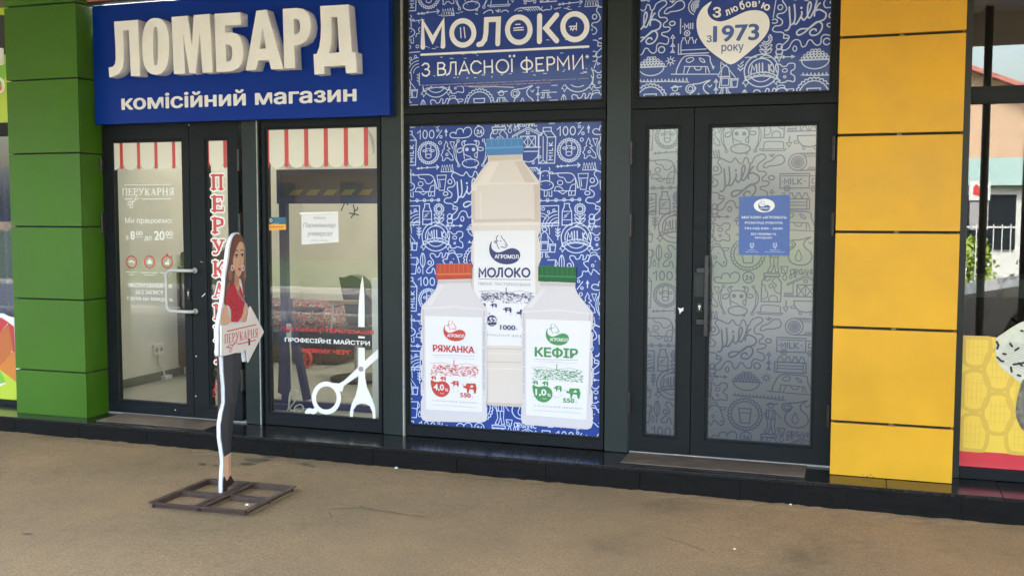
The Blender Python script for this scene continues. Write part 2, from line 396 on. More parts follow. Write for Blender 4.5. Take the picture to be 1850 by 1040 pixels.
# ------------------------------------------------------------------ line drawings printed on the dairy's windows: one repeat, 253 x 265 units
DOOD = []                                               # (points, closed, width factor, filled)
def D(conv, pts, c=False, s=False, w=1.0, fill=False):
    p = [conv(*q) for q in pts]
    if s: p = smooth(p, c, 4)
    DOOD.append((p, c, w, fill))
c1 = lambda x, y: (x/5.474-25, y/5.474-23)
c2 = lambda x, y: (x/5.474-88, y/5.474-14)
c3 = lambda x, y: (x/5.78-48, y/5.78+147)
c4 = lambda x, y: (x/5.78-25, y/5.78+147)
c5 = lambda x, y: ((x-440)/6.3+113.8, (y-105)/6.3+7.2)
c6 = lambda x, y: ((x-440)/6.3+113.8, y/6.3+137.2)
def scal(cx, cy, r, n, d):
    out = []
    for i in range(n*4):
        a = 2*PI*i/(n*4); rr = r + d*abs(math.sin(a*n/2)); out.append((cx+rr*math.cos(a), cy+rr*math.sin(a)))
    return out
def drop(conv, cx, cy, h):
    D(conv, [(cx, cy-h*.55), (cx+h*.2, cy-h*.1), (cx+h*.28, cy+h*.18), (cx+h*.15, cy+h*.42), (cx, cy+h*.47), (cx-h*.15, cy+h*.42), (cx-h*.28, cy+h*.18), (cx-h*.2, cy-h*.1)], True, True)
# 100% and arrow
D(c1, [(133, 165), (162, 140), (162, 222)], w=1.3); D(c1, ell(212, 180, 22, 40), True, w=1.3); D(c1, ell(280, 180, 24, 38), True, w=1.3)
D(c1, [(382, 145), (330, 218)], w=1.2); D(c1, ell(343, 143, 12), True); D(c1, ell(375, 207, 12), True)
D(c1, [(427, 200), (427, 160)], w=1.4); D(c1, [(427, 128), (410, 164), (444, 164)], True, fill=True)
D(c1, [(540, 222), (485, 217), (466, 195), (478, 172), (505, 167), (526, 178)], s=True, w=1.2); D(c1, [(528, 182), (533, 150), (560, 132), (592, 140), (604, 172)], s=True, w=1.2)
D(c1, [(602, 150), (630, 124), (665, 125), (684, 152), (680, 185), (655, 212), (600, 222), (540, 222)], s=True, w=1.2)
D(c1, ell(760, 165, 48, 50), True, w=1.2)
D(c1, [(738, 158), (748, 148), (756, 160), (738, 186), (760, 186)], w=1.2); D(c1, [(783, 150), (768, 174), (790, 174)], w=1.2); D(c1, [(783, 165), (783, 190)], w=1.2)
D(c1, ell(246, 360, 86, 90), True, w=1.2); D(c1, scal(246, 360, 98, 26, 14), True, w=1.1)
D(c1, ell(245, 393, 28, 20), True); D(c1, [(218, 385), (220, 320), (270, 320), (273, 385)]); D(c1, ell(203, 340, 16, 10), True); D(c1, ell(289, 340, 16, 10), True)
D(c1, [(222, 318), (216, 295), (228, 285)]); D(c1, [(268, 318), (274, 295), (262, 285)]); D(c1, ell(232, 340, 3), True); D(c1, ell(258, 340, 3), True)
D(c1, ell(365, 265, 15), True)
D(c1, [(427, 250), (445, 280), (438, 300), (465, 325), (440, 340), (460, 355), (470, 372), (492, 395), (500, 435), (475, 437), (450, 415), (425, 415), (405, 440), (388, 438), (393, 405), (375, 385), (395, 352), (388, 340), (410, 325), (405, 300), (415, 280)], True)
D(c1, ell(435, 380, 12), True); D(c1, [(467, 258), (512, 260), (492, 325)], True)
D(c1, [(125, 512), (345, 500)]); D(c1, [(328, 482), (350, 500), (330, 520)], w=1.3)
for x, y in ((150, 511), (182, 508), (240, 504)): D(c1, [(x-12, y-9), (x+5, y), (x-12, y+9)])
D(c1, [(375, 548), (388, 480), (400, 540), (412, 482), (425, 540), (437, 480), (450, 540), (462, 478), (475, 540), (488, 475), (500, 548), (375, 548)])
D(c1, [(332, 582), (428, 580), (408, 730), (355, 728)], True); D(c1, [(338, 625), (420, 622)]); D(c1, [(360, 640), (366, 700)])
# large wavy outline with the word Milk
D(c1, [(540, 565), (500, 558), (482, 590), (505, 625), (517, 665), (490, 695), (450, 700), (440, 725), (470, 745), (486, 770), (470, 800), (425, 805), (405, 835), (430, 855), (480, 860), (500, 880), (497, 912), (530, 914)], s=True, w=1.25)
D(c5, [(110, 530), (160, 555), (250, 592), (290, 550), (330, 600), (365, 600), (388, 546), (415, 560), (425, 602), (455, 598), (480, 545), (540, 515), (580, 525), (580, 560), (530, 600), (505, 640), (520, 685), (575, 690), (595, 720), (560, 750), (560, 785), (610, 790), (625, 810), (600, 835), (545, 845), (545, 870), (600, 895), (610, 930), (590, 965), (520, 950), (490, 975), (485, 1030), (455, 1052), (420, 1030), (400, 1000), (370, 1000), (345, 1050), (312, 1058), (290, 1000), (250, 985), (215, 1010), (190, 1060), (150, 1085), (117, 1070), (122, 1040), (175, 990), (188, 950), (150, 930)], s=True, w=1.25)
D(c1, ell(465, 645, 20, 22), True, w=1.2); D(c1, ell(420, 762, 24, 18), True, w=1.2); D(c5, ell(645, 755, 28, 22), True, w=1.3); D(c6, ell(540, 95, 32), True, w=1.3); D(c6, ell(245, 150, 18, 26), True, w=1.2)
for p in ([(150, 890), (178, 882), (197, 830), (190, 740), (185, 660)], [(200, 838), (228, 820), (242, 760), (232, 640)], [(228, 820), (250, 832), (275, 800), (303, 740), (302, 712)],
          [(302, 770), (322, 796), (350, 765), (385, 680), (386, 635), (372, 624), (358, 660), (356, 740), (366, 776), (388, 768), (420, 700)], [(440, 620), (425, 680), (420, 762)],
          [(425, 712), (450, 660), (470, 640)], [(425, 715), (460, 702), (500, 720), (528, 750), (512, 800), (440, 830), (370, 880), (300, 882), (260, 910), (275, 942), (330, 920), (400, 855), (450, 820), (490, 842), (492, 890), (455, 942), (402, 952), (380, 925), (400, 895), (432, 892), (440, 908)]):
    D(c5, p, s=True, w=1.7)
D(c5, ell(298, 675, 5), True, w=1.5)
# big cow head
D(c5, [(270, 400), (262, 330), (262, 285), (280, 252), (340, 244), (400, 253), (420, 290), (420, 340), (415, 400)], s=True, w=1.2)
D(c5, [(262, 272), (240, 240), (250, 210), (285, 204), (266, 222), (278, 250)], s=True, w=1.2); D(c5, [(418, 270), (440, 240), (430, 210), (385, 204), (410, 222), (404, 250)], s=True, w=1.2)
D(c5, [(188, 322), (200, 292), (255, 285), (238, 322), (205, 334)], True, True, w=1.2); D(c5, [(425, 282), (478, 284), (486, 308), (445, 316)], True, True, w=1.2)
D(c5, ell(340, 455, 95, 48), True, w=1.3); D(c5, ell(300, 300, 14), True, w=1.4); D(c5, ell(375, 302, 14), True, w=1.4); D(c5, ell(300, 300, 6), True, fill=True); D(c5, ell(375, 302, 6), True, fill=True)
D(c5, ell(295, 437, 5), True, fill=True); D(c5, ell(392, 437, 5), True, fill=True); D(c5, [(272, 352), (300, 368), (340, 385), (350, 405)], s=True); D(c5, [(415, 335), (392, 350), (390, 380), (414, 395)], s=True); D(c5, ell(402, 503, 10), True)
for s_ in (1, -1):
    X = lambda x: x if s_ == 1 else 688-x
    D(c5, [(X(190), 218), (X(155), 275), (X(150), 350), (X(170), 410), (X(198), 460)], s=True); D(c5, [(X(182), 235), (X(170), 300), (X(180), 400), (X(203), 458)], s=True)
    D(c5, ell(X(197), 203, 14), True); D(c5, ell(X(205), 478, 14), True)
# jar, butter, drops
D(c5, [(590, 60), (738, 60), (744, 88), (590, 90)], True, w=1.2); D(c5, [(600, 92), (570, 150), (568, 350), (755, 350), (760, 150), (715, 92)], True, w=1.2)
D(c5, ell(660, 188, 20), True); D(c5, [(570, 175), (600, 185), (605, 220), (630, 270), (620, 310), (570, 325)], s=True); D(c5, [(700, 100), (670, 140), (712, 180), (690, 210), (710, 252), (757, 265)], s=True)
D(c5, [(638, 350), (650, 300), (685, 285), (720, 305), (725, 350)], s=True); D(c5, [(612, 95), (600, 130), (640, 130), (656, 95)], s=True)
D(c5, [(560, 460), (570, 395), (600, 385), (740, 390), (755, 402), (755, 460)]); D(c5, [(520, 463), (778, 465), (765, 482), (550, 480)], True)
drop(c5, 790, 95, 68); drop(c5, 847, 86, 46); drop(c5, 888, 80, 32)
# barn
D(c5, [(815, 178), (820, 160), (990, 72), (1150, 146), (1140, 166), (990, 92), (815, 178)]); D(c5, [(872, 155), (872, 288)]); D(c5, [(1105, 152), (1105, 288)])
D(c5, [(908, 288), (908, 170), (1075, 170), (1075, 288)], w=1.2); D(c5, [(785, 290), (1130, 290)], w=1.3); D(c5, [(990, 170), (990, 290)])
for a, b in ((915, 983), (998, 1068)): D(c5, [(a, 180), (b, 285)]); D(c5, [(b, 180), (a, 285)])
D(c5, [(975, 120), (1005, 120), (1005, 146), (975, 146)], True); D(c5, [(1072, 108), (1088, 90), (1102, 120)]); D(c5, [(788, 265), (866, 265)])
for x in (796, 815, 834, 853): D(c5, [(x, 253), (x, 288)])
# pot, shovel, hay, drumstick, sprout
D(c5, [(880, 335), (1112, 335), (1100, 390), (1050, 438), (1000, 450), (930, 436), (892, 390)], True, w=1.2); D(c5, [(885, 385), (858, 388), (856, 410), (895, 410)], s=True); D(c5, [(1108, 383), (1132, 386), (1132, 408), (1098, 408)], s=True)
D(c5, ell(945, 458, 12, 16), True); D(c5, ell(1050, 456, 12, 16), True); D(c5, [(810, 340), (806, 400)], w=1.3); D(c5, [(780, 405), (832, 400), (806, 445)], True)
for r in (85, 58, 40, 24, 10): D(c5, ell(890, 598, r), True, w=1.1)
D(c5, [(890, 513), (1090, 513), (1120, 545), (1130, 600), (1120, 655), (1090, 683), (890, 683)], w=1.2)
for i in range(6): D(c5, [(950+i*26, 517), (978+i*26, 552)]); D(c5, [(985+i*20, 676), (1005+i*20, 650)])
D(c5, [(563, 640), (590, 600), (640, 580), (690, 535), (740, 530), (766, 570), (750, 610), (690, 630), (630, 634), (590, 652)], True, True, w=1.2)
D(c5, [(618, 520), (645, 542), (670, 518)], w=1.2); D(c5, [(645, 512), (645, 542)], w=1.2)
# truck, crate of bottles
D(c5, [(728, 715), (1003, 715), (1003, 860), (728, 860)], True, w=1.2); D(c5, [(750, 738), (985, 738)]); D(c5, ell(795, 864, 27), True, w=1.2); D(c5, ell(1050, 866, 27), True, w=1.2); D(c5, ell(795, 864, 8), True); D(c5, ell(1050, 866, 8), True)
D(c5, [(1006, 740), (1070, 740), (1112, 792), (1115, 860), (1080, 862)]); D(c5, [(1030, 768), (1072, 768), (1095, 812), (1030, 812)], True)
for x, ch in ((770, [(0, 820), (0, 765), (20, 800), (40, 765), (40, 820)]), (828, [(0, 765), (0, 820)]), (850, [(0, 765), (0, 820), (30, 820)]), (895, [(0, 765), (0, 820)])): D(c5, [(x+a, b) for a, b in ch], w=1.2)
D(c5, [(932, 765), (897, 795), (935, 820)], w=1.2); D(c5, ell(750, 793, 3), True); D(c5, ell(962, 790, 3), True)
D(c6, [(710, 45), (1010, 45), (1010, 150), (710, 150)], True, w=1.2); D(c6, [(735, 50), (735, 148)]); D(c6, [(985, 50), (985, 148)]); D(c6, [(735, 80), (985, 80)]); D(c6, [(735, 110), (985, 110)])
for x in (765, 835, 905, 970): D(c6, [(x-26, 45), (x-26, 20), (x-13, 5), (x-13, -14), (x+13, -14), (x+13, 5), (x+26, 20), (x+26, 45)])
D(c6, [(652, -20), (652, 130)]);
for y in (-30, 55, 118): D(c6, [(652, y-20), (632, y+12), (672, y+12)], True)
drop(c6, 1100, 70, 125)
# bowl, sun, milked cow, rope of grass
D(c6, [(292, 270), (592, 270)], w=1.2); D(c6, ell(438, 270, 128, 88, 14, 0, PI), w=1.2)
for ry, n_, r0 in ((0, 8, 118), (1, 7, 96), (2, 5, 66), (3, 3, 32)):
    for i in range(n_): D(c6, ell(438-r0+2*r0*i/(n_-1), 252-ry*25, 14, n=8), True)
D(c6, ell(632, 215, 20), True)
for i in range(8): a = i*PI/4; D(c6, [(632+28*math.cos(a), 215+28*math.sin(a)), (632+46*math.cos(a), 215+46*math.sin(a))])
D(c6, [(640, 352), (1115, 372)]); D(c6, [(690, 345), (705, 280), (770, 178), (900, 172), (1015, 182), (1030, 240), (1058, 300)], s=True, w=1.2); D(c6, [(770, 278), (1000, 290)])
for a, b in (((765, 345), (775, 282)), ((800, 348), (826, 282)), ((985, 350), (985, 292)), ((1022, 352), (1002, 292))): D(c6, [a, b])
D(c6, [(800, 200), (850, 190), (862, 215), (820, 240), (790, 225)], True, True); D(c6, [(920, 200), (960, 215), (975, 245), (940, 235)], True, True); D(c6, [(870, 290), (890, 318), (930, 318), (945, 290)], s=True)
D(c6, [(1048, 290), (1068, 292), (1058, 318)], True)
D(c6, [(310, 415), (450, 425), (600, 425), (820, 442)])
for i in range(14): x = 320+i*36; D(c6, [(x, 416+i), (x+8, 394+(i*7 % 13)), (x+16, 416+i)])
# jigsaw piece, arrows, cow in profile, badge with glass
D(c6, [(70, 300), (110, 300), (130, 320), (168, 320), (190, 295), (245, 300), (245, 350), (215, 370), (215, 400), (245, 420), (245, 475), (180, 465), (160, 480), (110, 480), (100, 450), (75, 430), (88, 390), (70, 350)], True, True, w=1.2)
D(c6, ell(155, 362, 24, 18), True); D(c6, ell(155, 425, 11), True); D(c6, [(60, 228), (225, 228)])
for x in (62, 136, 218): D(c6, [(x, 216), (x+26, 228), (x, 240)], True)
D(c6, [(62, 610), (78, 560), (120, 535), (165, 545), (192, 590), (205, 640), (222, 680), (218, 728), (185, 742), (150, 712), (120, 690)], s=True, w=1.2); D(c6, [(60, 700), (95, 752), (118, 690)], w=1.1)
D(c6, [(85, 548), (88, 520), (115, 508), (150, 512), (160, 540)], s=True); D(c6, [(165, 552), (238, 548), (232, 572), (182, 580)], s=True); D(c6, ell(140, 605, 7), True, fill=True); D(c6, ell(112, 650, 14), True); D(c6, ell(196, 700, 6), True)
D(c6, ell(430, 612, 138), True, w=1.3); D(c6, scal(430, 612, 156, 26, 16), True, w=1.2); D(c6, [(365, 550), (492, 550), (475, 702), (390, 702)], True, w=1.2); D(c6, [(372, 595), (488, 595)]); D(c6, ell(328, 618, 6), True, fill=True); D(c6, ell(532, 620, 6), True, fill=True)
# farmer, flask, bucket, ORGANIC
D(c6, [(640, 492), (745, 482)], w=1.3); D(c6, ell(680, 500, 28, 28), True); D(c6, [(640, 552), (718, 548), (726, 640), (640, 640)], True); D(c6, [(640, 560), (618, 598), (650, 632)]); D(c6, [(718, 555), (782, 632)]); D(c6, [(662, 550), (662, 640)]); D(c6, [(700, 550), (700, 640)])
D(c6, [(644, 640), (655, 722), (622, 790), (662, 790), (684, 720), (684, 650)]); D(c6, [(690, 720), (700, 790), (732, 790), (720, 720), (724, 642)])
D(c6, [(860, 462), (930, 458), (1028, 430), (975, 470), (965, 510), (985, 545), (1030, 585), (1042, 650), (1000, 702), (930, 716), (855, 694), (818, 630), (838, 560), (880, 520), (888, 500)], s=True, w=1.3); drop(c6, 917, 622, 110)
D(c6, ell(835, 510, 46, 44), True, w=1.2); D(c6, ell(835, 510, 24, 24), True); D(c6, [(1008, 480), (1028, 500), (1046, 478)]); D(c6, [(1090, 440), (1086, 700)])
for y in (440, 520, 600, 690): D(c6, [(1088, y-16), (1070, y+12), (1106, y+12)], True)
D(c6, [(750, 732), (820, 732), (808, 800), (762, 800)], True); D(c6, [(765, 750), (795, 785)])
for x, ch in ((843, None), (885, [(0, 808), (0, 760), (24, 762), (26, 782), (2, 786), (26, 808)]), (925, 'G'), (968, [(0, 808), (16, 758), (32, 808)]), (1008, [(0, 808), (0, 760), (26, 808), (26, 760)]), (1044, [(0, 760), (0, 808)]), (1058, 'C')):
    if ch is None: D(c6, ell(860, 784, 18, 25), True, w=1.2)
    elif ch == 'G': D(c6, ell(944, 784, 18, 25, 10, -.8, -5.6)+[(956, 786), (944, 786)], w=1.2)
    elif ch == 'C': D(c6, ell(1078, 784, 18, 25, 10, -.8, -5.5), w=1.2)
    else: D(c6, [(x+a, b) for a, b in ch], w=1.2)
# standing cow, chain, field, bottle, flower, ice cream, carton
D(c2, [(318, 590), (325, 520), (370, 502), (402, 520), (408, 590)], s=True, w=1.2); D(c2, ell(370, 640, 75, 45), True, w=1.3); D(c2, [(325, 508), (310, 492), (322, 474)]); D(c2, [(400, 506), (412, 486), (402, 470)])
D(c2, ell(308, 522, 14, 8), True); D(c2, ell(424, 520, 14, 8), True); D(c2, ell(345, 548, 5), True, fill=True); D(c2, ell(388, 548, 5), True, fill=True); D(c2, ell(328, 630, 5), True, fill=True); D(c2, ell(410, 630, 5), True, fill=True)
D(c2, [(430, 530), (520, 524), (600, 526), (640, 552), (656, 620), (650, 732)], s=True, w=1.2); D(c2, [(450, 692), (650, 692)]); D(c2, [(358, 690), (358, 742), (382, 742), (388, 700)]); D(c2, [(404, 700), (404, 742), (430, 742), (430, 690)]); D(c2, [(590, 692), (590, 735), (612, 735), (618, 700)]); D(c2, [(624, 735), (650, 735)])
D(c2, [(480, 530), (500, 560), (545, 570), (570, 610), (610, 610), (638, 580)], s=True); D(c2, ell(508, 615, 25, 22), True); D(c2, [(455, 685), (470, 652), (518, 660), (542, 692)], s=True); D(c2, [(648, 630), (615, 640), (596, 690)], s=True); D(c2, [(652, 570), (676, 650)]); D(c2, [(668, 640), (690, 664), (668, 668)], True, fill=True); D(c2, [(490, 694), (535, 722), (575, 694)])
D(c2, [(315, 785), (705, 775)]);
for x in (316, 388, 470, 547, 623, 692): D(c2, ell(x, 781-(x-316)*.02, 14), True)
D(c2, [(320, 835), (495, 830), (495, 1020), (320, 1020)], True, w=1.2); D(c2, ell(348, 862, 14), True); D(c2, ell(450, 875, 12), True); D(c2, ell(398, 890, 11), True)
for r in (60, 90, 120, 150): D(c2, ell(490, 1035, r, r, 8, PI*1.0, PI*1.48))
for r in (60, 90): D(c2, ell(325, 985, r, r*.9, 6, PI*1.5, PI*1.82))
D(c2, [(548, 812), (598, 812), (596, 836), (618, 884), (622, 1015), (528, 1015), (530, 884), (550, 838)], True, w=1.2); D(c2, [(530, 885), (618, 885)]); D(c2, [(528, 965), (622, 965)]); D(c2, [(590, 905), (550, 925), (575, 930), (545, 945)])
D(c2, ell(697, 862, 27), True, w=1.3); D(c2, scal(697, 862, 40, 14, 12), True, w=1.1); D(c2, [(697, 912), (697, 1005)])
for sx in (-1, 1):
    for y in (935, 972): D(c2, [(697, y+18), (697+sx*20, y-12), (697+sx*50, y-20), (697+sx*34, y+10)], True, True)
D(c2, [(648, 1022), (697, 1000), (748, 1022)], True); D(c2, ell(808, 935, 25), True, w=1.2); D(c2, ell(808, 978, 28, 24), True, w=1.2); D(c2, [(782, 990), (808, 1065), (835, 990)], w=1.2)
D(c2, [(345, 130), (345, 95), (422, 95), (422, 130), (465, 185), (455, 430), (303, 430), (305, 175)], True, w=1.2); D(c2, [(345, 130), (385, 185), (380, 430)], w=1.1); D(c2, [(385, 185), (465, 185)], w=1.1); D(c2, [(345, 180), (345, 400)]); D(c2, [(303, 430), (345, 400), (380, 430)]); D(c2, [(345, 130), (422, 130)])
for p in ([(435, 400), (400, 400), (420, 380), (400, 362), (435, 360)], [(435, 335), (400, 335)], [(400, 312), (435, 312), (435, 290)], [(435, 265), (400, 265)], [(400, 238), (420, 262), (435, 235)]): D(c2, p, w=1.2)
# round MILK badge, milkmaid, sprig, jug, whisk, splash
D(c3, ell(468, 268, 150, 150, 24), True, w=1.3); D(c3, ell(468, 268, 112, 112, 20, PI*.93, PI*2.07), w=1.3); D(c3, ell(468, 300, 90, 70, 12, .25, PI-.25), w=1.1)
for p in ([(378, 290), (388, 215), (408, 262), (425, 205), (430, 285)], [(450, 200), (452, 285)], [(478, 200), (480, 285), (515, 282)], [(532, 215), (538, 284)], [(560, 210), (536, 248), (566, 280)]): D(c3, p, w=1.5)
D(c3, [(325, 325), (400, 292), (468, 282), (540, 292), (612, 322), (606, 352), (540, 325), (468, 316), (400, 325), (335, 356)], True, w=1.2)
D(c3, [(352, 330), (372, 320), (388, 330), (410, 306), (430, 318), (450, 298), (470, 312), (490, 300), (510, 316), (535, 310), (560, 328), (585, 325)])
D(c3, [(328, 345), (305, 380), (325, 385), (330, 412), (358, 372)]); D(c3, [(610, 340), (634, 366), (608, 376), (604, 404), (578, 372)])
D(c3, [(108, 235), (112, 170), (150, 150), (195, 165), (200, 235)], s=True); D(c3, ell(150, 185, 24, 20), True, w=1.2); D(c3, [(120, 230), (150, 205), (180, 230), (190, 308), (110, 308)], True); D(c3, [(112, 310), (190, 310), (202, 412), (95, 412)], True, w=1.1); D(c3, [(120, 325), (180, 325), (182, 392), (115, 392)], True)
D(c3, [(108, 250), (85, 300), (105, 318)]); D(c3, [(186, 250), (240, 320)]); D(c3, [(205, 332), (265, 332), (255, 412), (214, 412)], True, w=1.1); D(c3, [(205, 345), (262, 345)])
D(c3, [(118, 415), (112, 450), (96, 465), (128, 465), (132, 415)]); D(c3, [(160, 415), (165, 465), (200, 465), (178, 448), (174, 415)])
D(c3, [(285, 165), (285, 288)], w=1.2)
for y in (195, 225, 255): D(c3, [(262, y-18), (285, y+5), (308, y-18)], w=1.2)
D(c3, [(95, 128), (295, 118)], w=1.6)
D(c4, [(50, 492), (132, 490), (112, 660), (62, 662)], w=1.2); D(c4, [(132, 492), (148, 530), (118, 572)], s=True); D(c4, [(62, 560), (118, 565)]); D(c4, [(192, 440), (170, 480), (168, 550), (192, 590), (215, 550), (214, 480)], True, True, w=1.1); D(c4, [(192, 450), (192, 660)])
drop(c4, 150, 620, 60); D(c4, ell(268, 542, 20), True, w=1.2)
D(c4, [(330, 660), (318, 610), (298, 602), (288, 640), (248, 650), (232, 630), (262, 590), (305, 560), (308, 525), (275, 475), (282, 445), (322, 452), (336, 478), (368, 472), (386, 436), (408, 446), (404, 484), (430, 474), (446, 436), (468, 450), (455, 492), (412, 512), (432, 548), (455, 566), (448, 600), (405, 600), (398, 640), (372, 660), (348, 672)], s=True, w=1.2)

TU, TV = .989/253, .998/265
def clip_seg(p, q, b):
    t0, t1 = 0.0, 1.0; dx, dy = q[0]-p[0], q[1]-p[1]
    for a, c in ((-dx, p[0]-b[0]), (dx, b[2]-p[0]), (-dy, p[1]-b[1]), (dy, b[3]-p[1])):
        if abs(a) < 1e-12:
            if c < 0: return None
        else:
            t = c/a
            if a < 0: t0 = max(t0, t)
            else: t1 = min(t1, t)
            if t0 > t1: return None
    return (p[0]+dx*t0, p[1]+dy*t0), (p[0]+dx*t1, p[1]+dy*t1)
def doodles(mb, T, org, box, off, m, w=.0052, hole=None):
    """repeat the drawing from org (x, z of its top left) over box = x0, z0, x1, z1; hole(x, z) keeps a place free"""
    x0, z0, x1, z1 = box; i0 = math.floor((x0-org[0])/.989)-1; i1 = math.ceil((x1-org[0])/.989)+1
    j0 = math.floor((org[1]-z1)/.998)-1; j1 = math.ceil((org[1]-z0)/.998)+1
    for i in range(i0, i1+1):
        for j in range(j0, j1+1):
            for pts, closed, wf, fill in DOOD:
                q = [(org[0]+(i*253+u)*TU, org[1]-(j*265+v)*TV) for u, v in pts]
                if max(a for a, _ in q) < x0 or min(a for a, _ in q) > x1 or max(b for _, b in q) < z0 or min(b for _, b in q) > z1: continue
                inside = all(x0+.003 < a < x1-.003 and z0+.003 < b < z1-.003 for a, b in q) and not (hole and any(hole(*a) for a in q))
                if fill:
                    if inside: mb.n += 1; mb.poly(T, q, off+(mb.n % 9)*6e-5, m)
                    continue
                if inside: mb.stroke(T, q, w*wf, off, m, closed); continue
                if closed: q = q+[q[0]]
                run = []
                for a, b in zip(q, q[1:]):
                    c = clip_seg(a, b, (x0+.002, z0+.002, x1-.002, z1-.002))
                    if c and hole and (hole(*c[0]) or hole(*c[1])): c = None
                    if c is None:
                        if len(run) > 1: mb.stroke(T, run, w*wf, off, m)
                        run = []
                    else:
                        if run and math.hypot(run[-1][0]-c[0][0], run[-1][1]-c[0][1]) > 1e-6:
                            mb.stroke(T, run, w*wf, off, m); run = []
                        if not run: run = [c[0]]
                        run.append(c[1])
                if len(run) > 1: mb.stroke(T, run, w*wf, off, m)

# ------------------------------------------------------------------ the ground
ZP = -0.035                                              # top of the granite plinth
YK = -0.385                                              # its front edge
def gz(x): return -0.1815-0.0047*max(-14, min(8, x))
def build_ground():
    xs = [-160, -90, -50, -30, -20, -14]+[-12+.06*i for i in range(268)]+[4.2, 6, 8, 14, 25, 50, 90, 160]
    ys = [-160, -90, -50, -30, -20, -14, -10, -7, -5, -3.5, -2.6, -2, -1.5, -1.1, -.8, -.6, -.5, -.44, -.40, -.37, -.3, 6, 20, 60]
    b = MB(); n = len(xs); rnd = random.Random(3); vs = []
    for y in ys:
        for x in xs:
            z = gz(x)
            if -.46 < y < -.36 and -12 <= x <= 4.1: z += rnd.uniform(-.003, .006)
            elif -3.6 < y < -.46 and -12 <= x <= 4.1: z += .003*math.sin(x*1.7+y*2.1)
            vs.append((x, y, z))
    fs = [(j*n+i, j*n+i+1, (j+1)*n+i+1, (j+1)*n+i) for j in range(len(ys)-1) for i in range(n-1)]
    b.add(vs, fs, 'asphalt'); g = obj('ground', b, smooth=False, kind='structure')
    # cracks: dark thin tar lines in the asphalt
    T = Pl('Z', 0); c = MB(); M['crack'] = mat('crack_in_asphalt', (.035, .030, .024), .9)
    for pts in ([(600, 919), (655, 916), (690, 922), (730, 928), (768, 933)], [(594, 925), (600, 935)], [(1200, 968), (1235, 977), (1275, 992)], [(1285, 994), (1292, 996)], [(655, 916), (650, 913)]):
        q = [onZ(x, y, gz(-2)+.006) for x, y in pts]
        fine = []
        for a, d in zip(q, q[1:]):
            for k in range(6): t = k/6; fine.append((a[0]+(d[0]-a[0])*t+rnd.uniform(-.004, .004), a[1]+(d[1]-a[1])*t+rnd.uniform(-.004, .004)))
        fine.append(q[-1])
        T.c = gz(sum(p[0] for p in q)/len(q))+.0045
        c.stroke(T, fine, .006 if len(pts) > 3 else .0035, 0, 'crack', cap=False)
    obj('crack', c, g)
    st = MB(); M['stain'] = mat('damp_stain', (.105, .085, .062), .8, noise=.25, nscale=30)
    for px, py, rx, ry in ((462, 831, 26, 3.0), (490, 826, 16, 2.2), (447, 838, 14, 2.6), (366, 839, 8, 2), (552, 839, 8, 2), (565, 842, 5, 1.2), (390, 841, 5, 1.2), (50, 966, 12, 1.5)):
        q = []
        for i in range(18):
            a = 2*PI*i/18; r = rnd.uniform(.65, 1.15); q.append(onZ(px+rx*r*math.cos(a), py+ry*r*math.sin(a), gz(-3.5)))
        st.poly(Pl('Z', gz(onZ(px, py, -.17)[0])+.0042), q, 0, 'stain')
    obj('damp_stain', st, g)
    return g
build_ground()
M['added_road'] = mat('added_grey_road', (.085, .086, .088), .85, noise=.15, nscale=2, bump=.2, bscale=90)
b = MB(); zr_ = gz(-14)-.01
b.add([(x, y, gz(x)+.004) for y in (-12.2, -7.6) for x in (-60, -14, 8, 60)], [(0, 1, 5, 4), (1, 2, 6, 5), (2, 3, 7, 6)], 'added_road'); obj('added_road', b, kind='structure')  # unseen grey road, added to take the warmth out of the ground bounce
M['kerbstone'] = mat('pale_kerbstone', (.34, .34, .32), .8, noise=.1)
M['added_paver'] = mat('added_grey_paver', (.12, .118, .11), .85, noise=.15, nscale=3)
b = MB(); b.add([(x, y, gz(x)+.004) for y in (-7.43, -4.75) for x in (-60, -14, 8, 60)], [(0, 1, 5, 4), (1, 2, 6, 5), (2, 3, 7, 6)], 'added_paver'); obj('pavement', b, kind='structure')  # unseen dark paving, added to dim the ground's bounce and reflection
kb = MB(); kb.box(-40, 30, -7.55, -7.45, -.30, gz(-14)+.02, 'kerbstone'); kr = obj('kerb', kb, kind='structure')
for i in range(20): b = MB(); b.box(-12+i*1.0+.004, -11+i*1.0-.004, -7.6, -7.43, -.25, gz(-12+i)+.12, 'kerbstone'); obj('kerb_stone', b, kr, bevel=.01)
M['verge'] = mat('short_grass', (.045, .075, .018), .9, noise=.4, nscale=6, bump=.5, bscale=60)
b = MB(); b.add([(x, y, gz(x)+.03) for y in (-70, -12.41) for x in (-90, -14, 8, 90)], [(0, 1, 5, 4), (1, 2, 6, 5), (2, 3, 7, 6)], 'verge'); obj('grass_verge', b, kind='structure')
kb = MB(); kb.box(-40, 30, -12.4, -12.25, -.30, gz(-14)+.10, 'kerbstone'); obj('kerb', kb, kind='structure', bevel=.01)

# ------------------------------------------------------------------ granite plinth under the shopfronts
def build_plinth():
    core = MB(); core.box(-12, 4.2, -.36, .05, -.30, ZP-.022, 'grout'); p = obj('plinth', core, kind='structure')
    cache = {}
    rnd = random.Random(5)
    for k in range(-20, 7):
        x0 = -.06+.6*k+.0015; x1 = x0+.597
        b = MB(); b.box(x0, x1, YK, -.362, -.33, ZP-.0225, 'granite_f'); obj('facing_slab', b, p, bevel=.0015)
        t = MB(); dx = .21; dz = rnd.uniform(-.0006, .0006)
        t.box(x0+dx, x1+dx, YK-.006, .03, ZP-.021, ZP+dz, 'granite'); obj('top_slab', t, p, bevel=.002)
    return p
build_plinth()

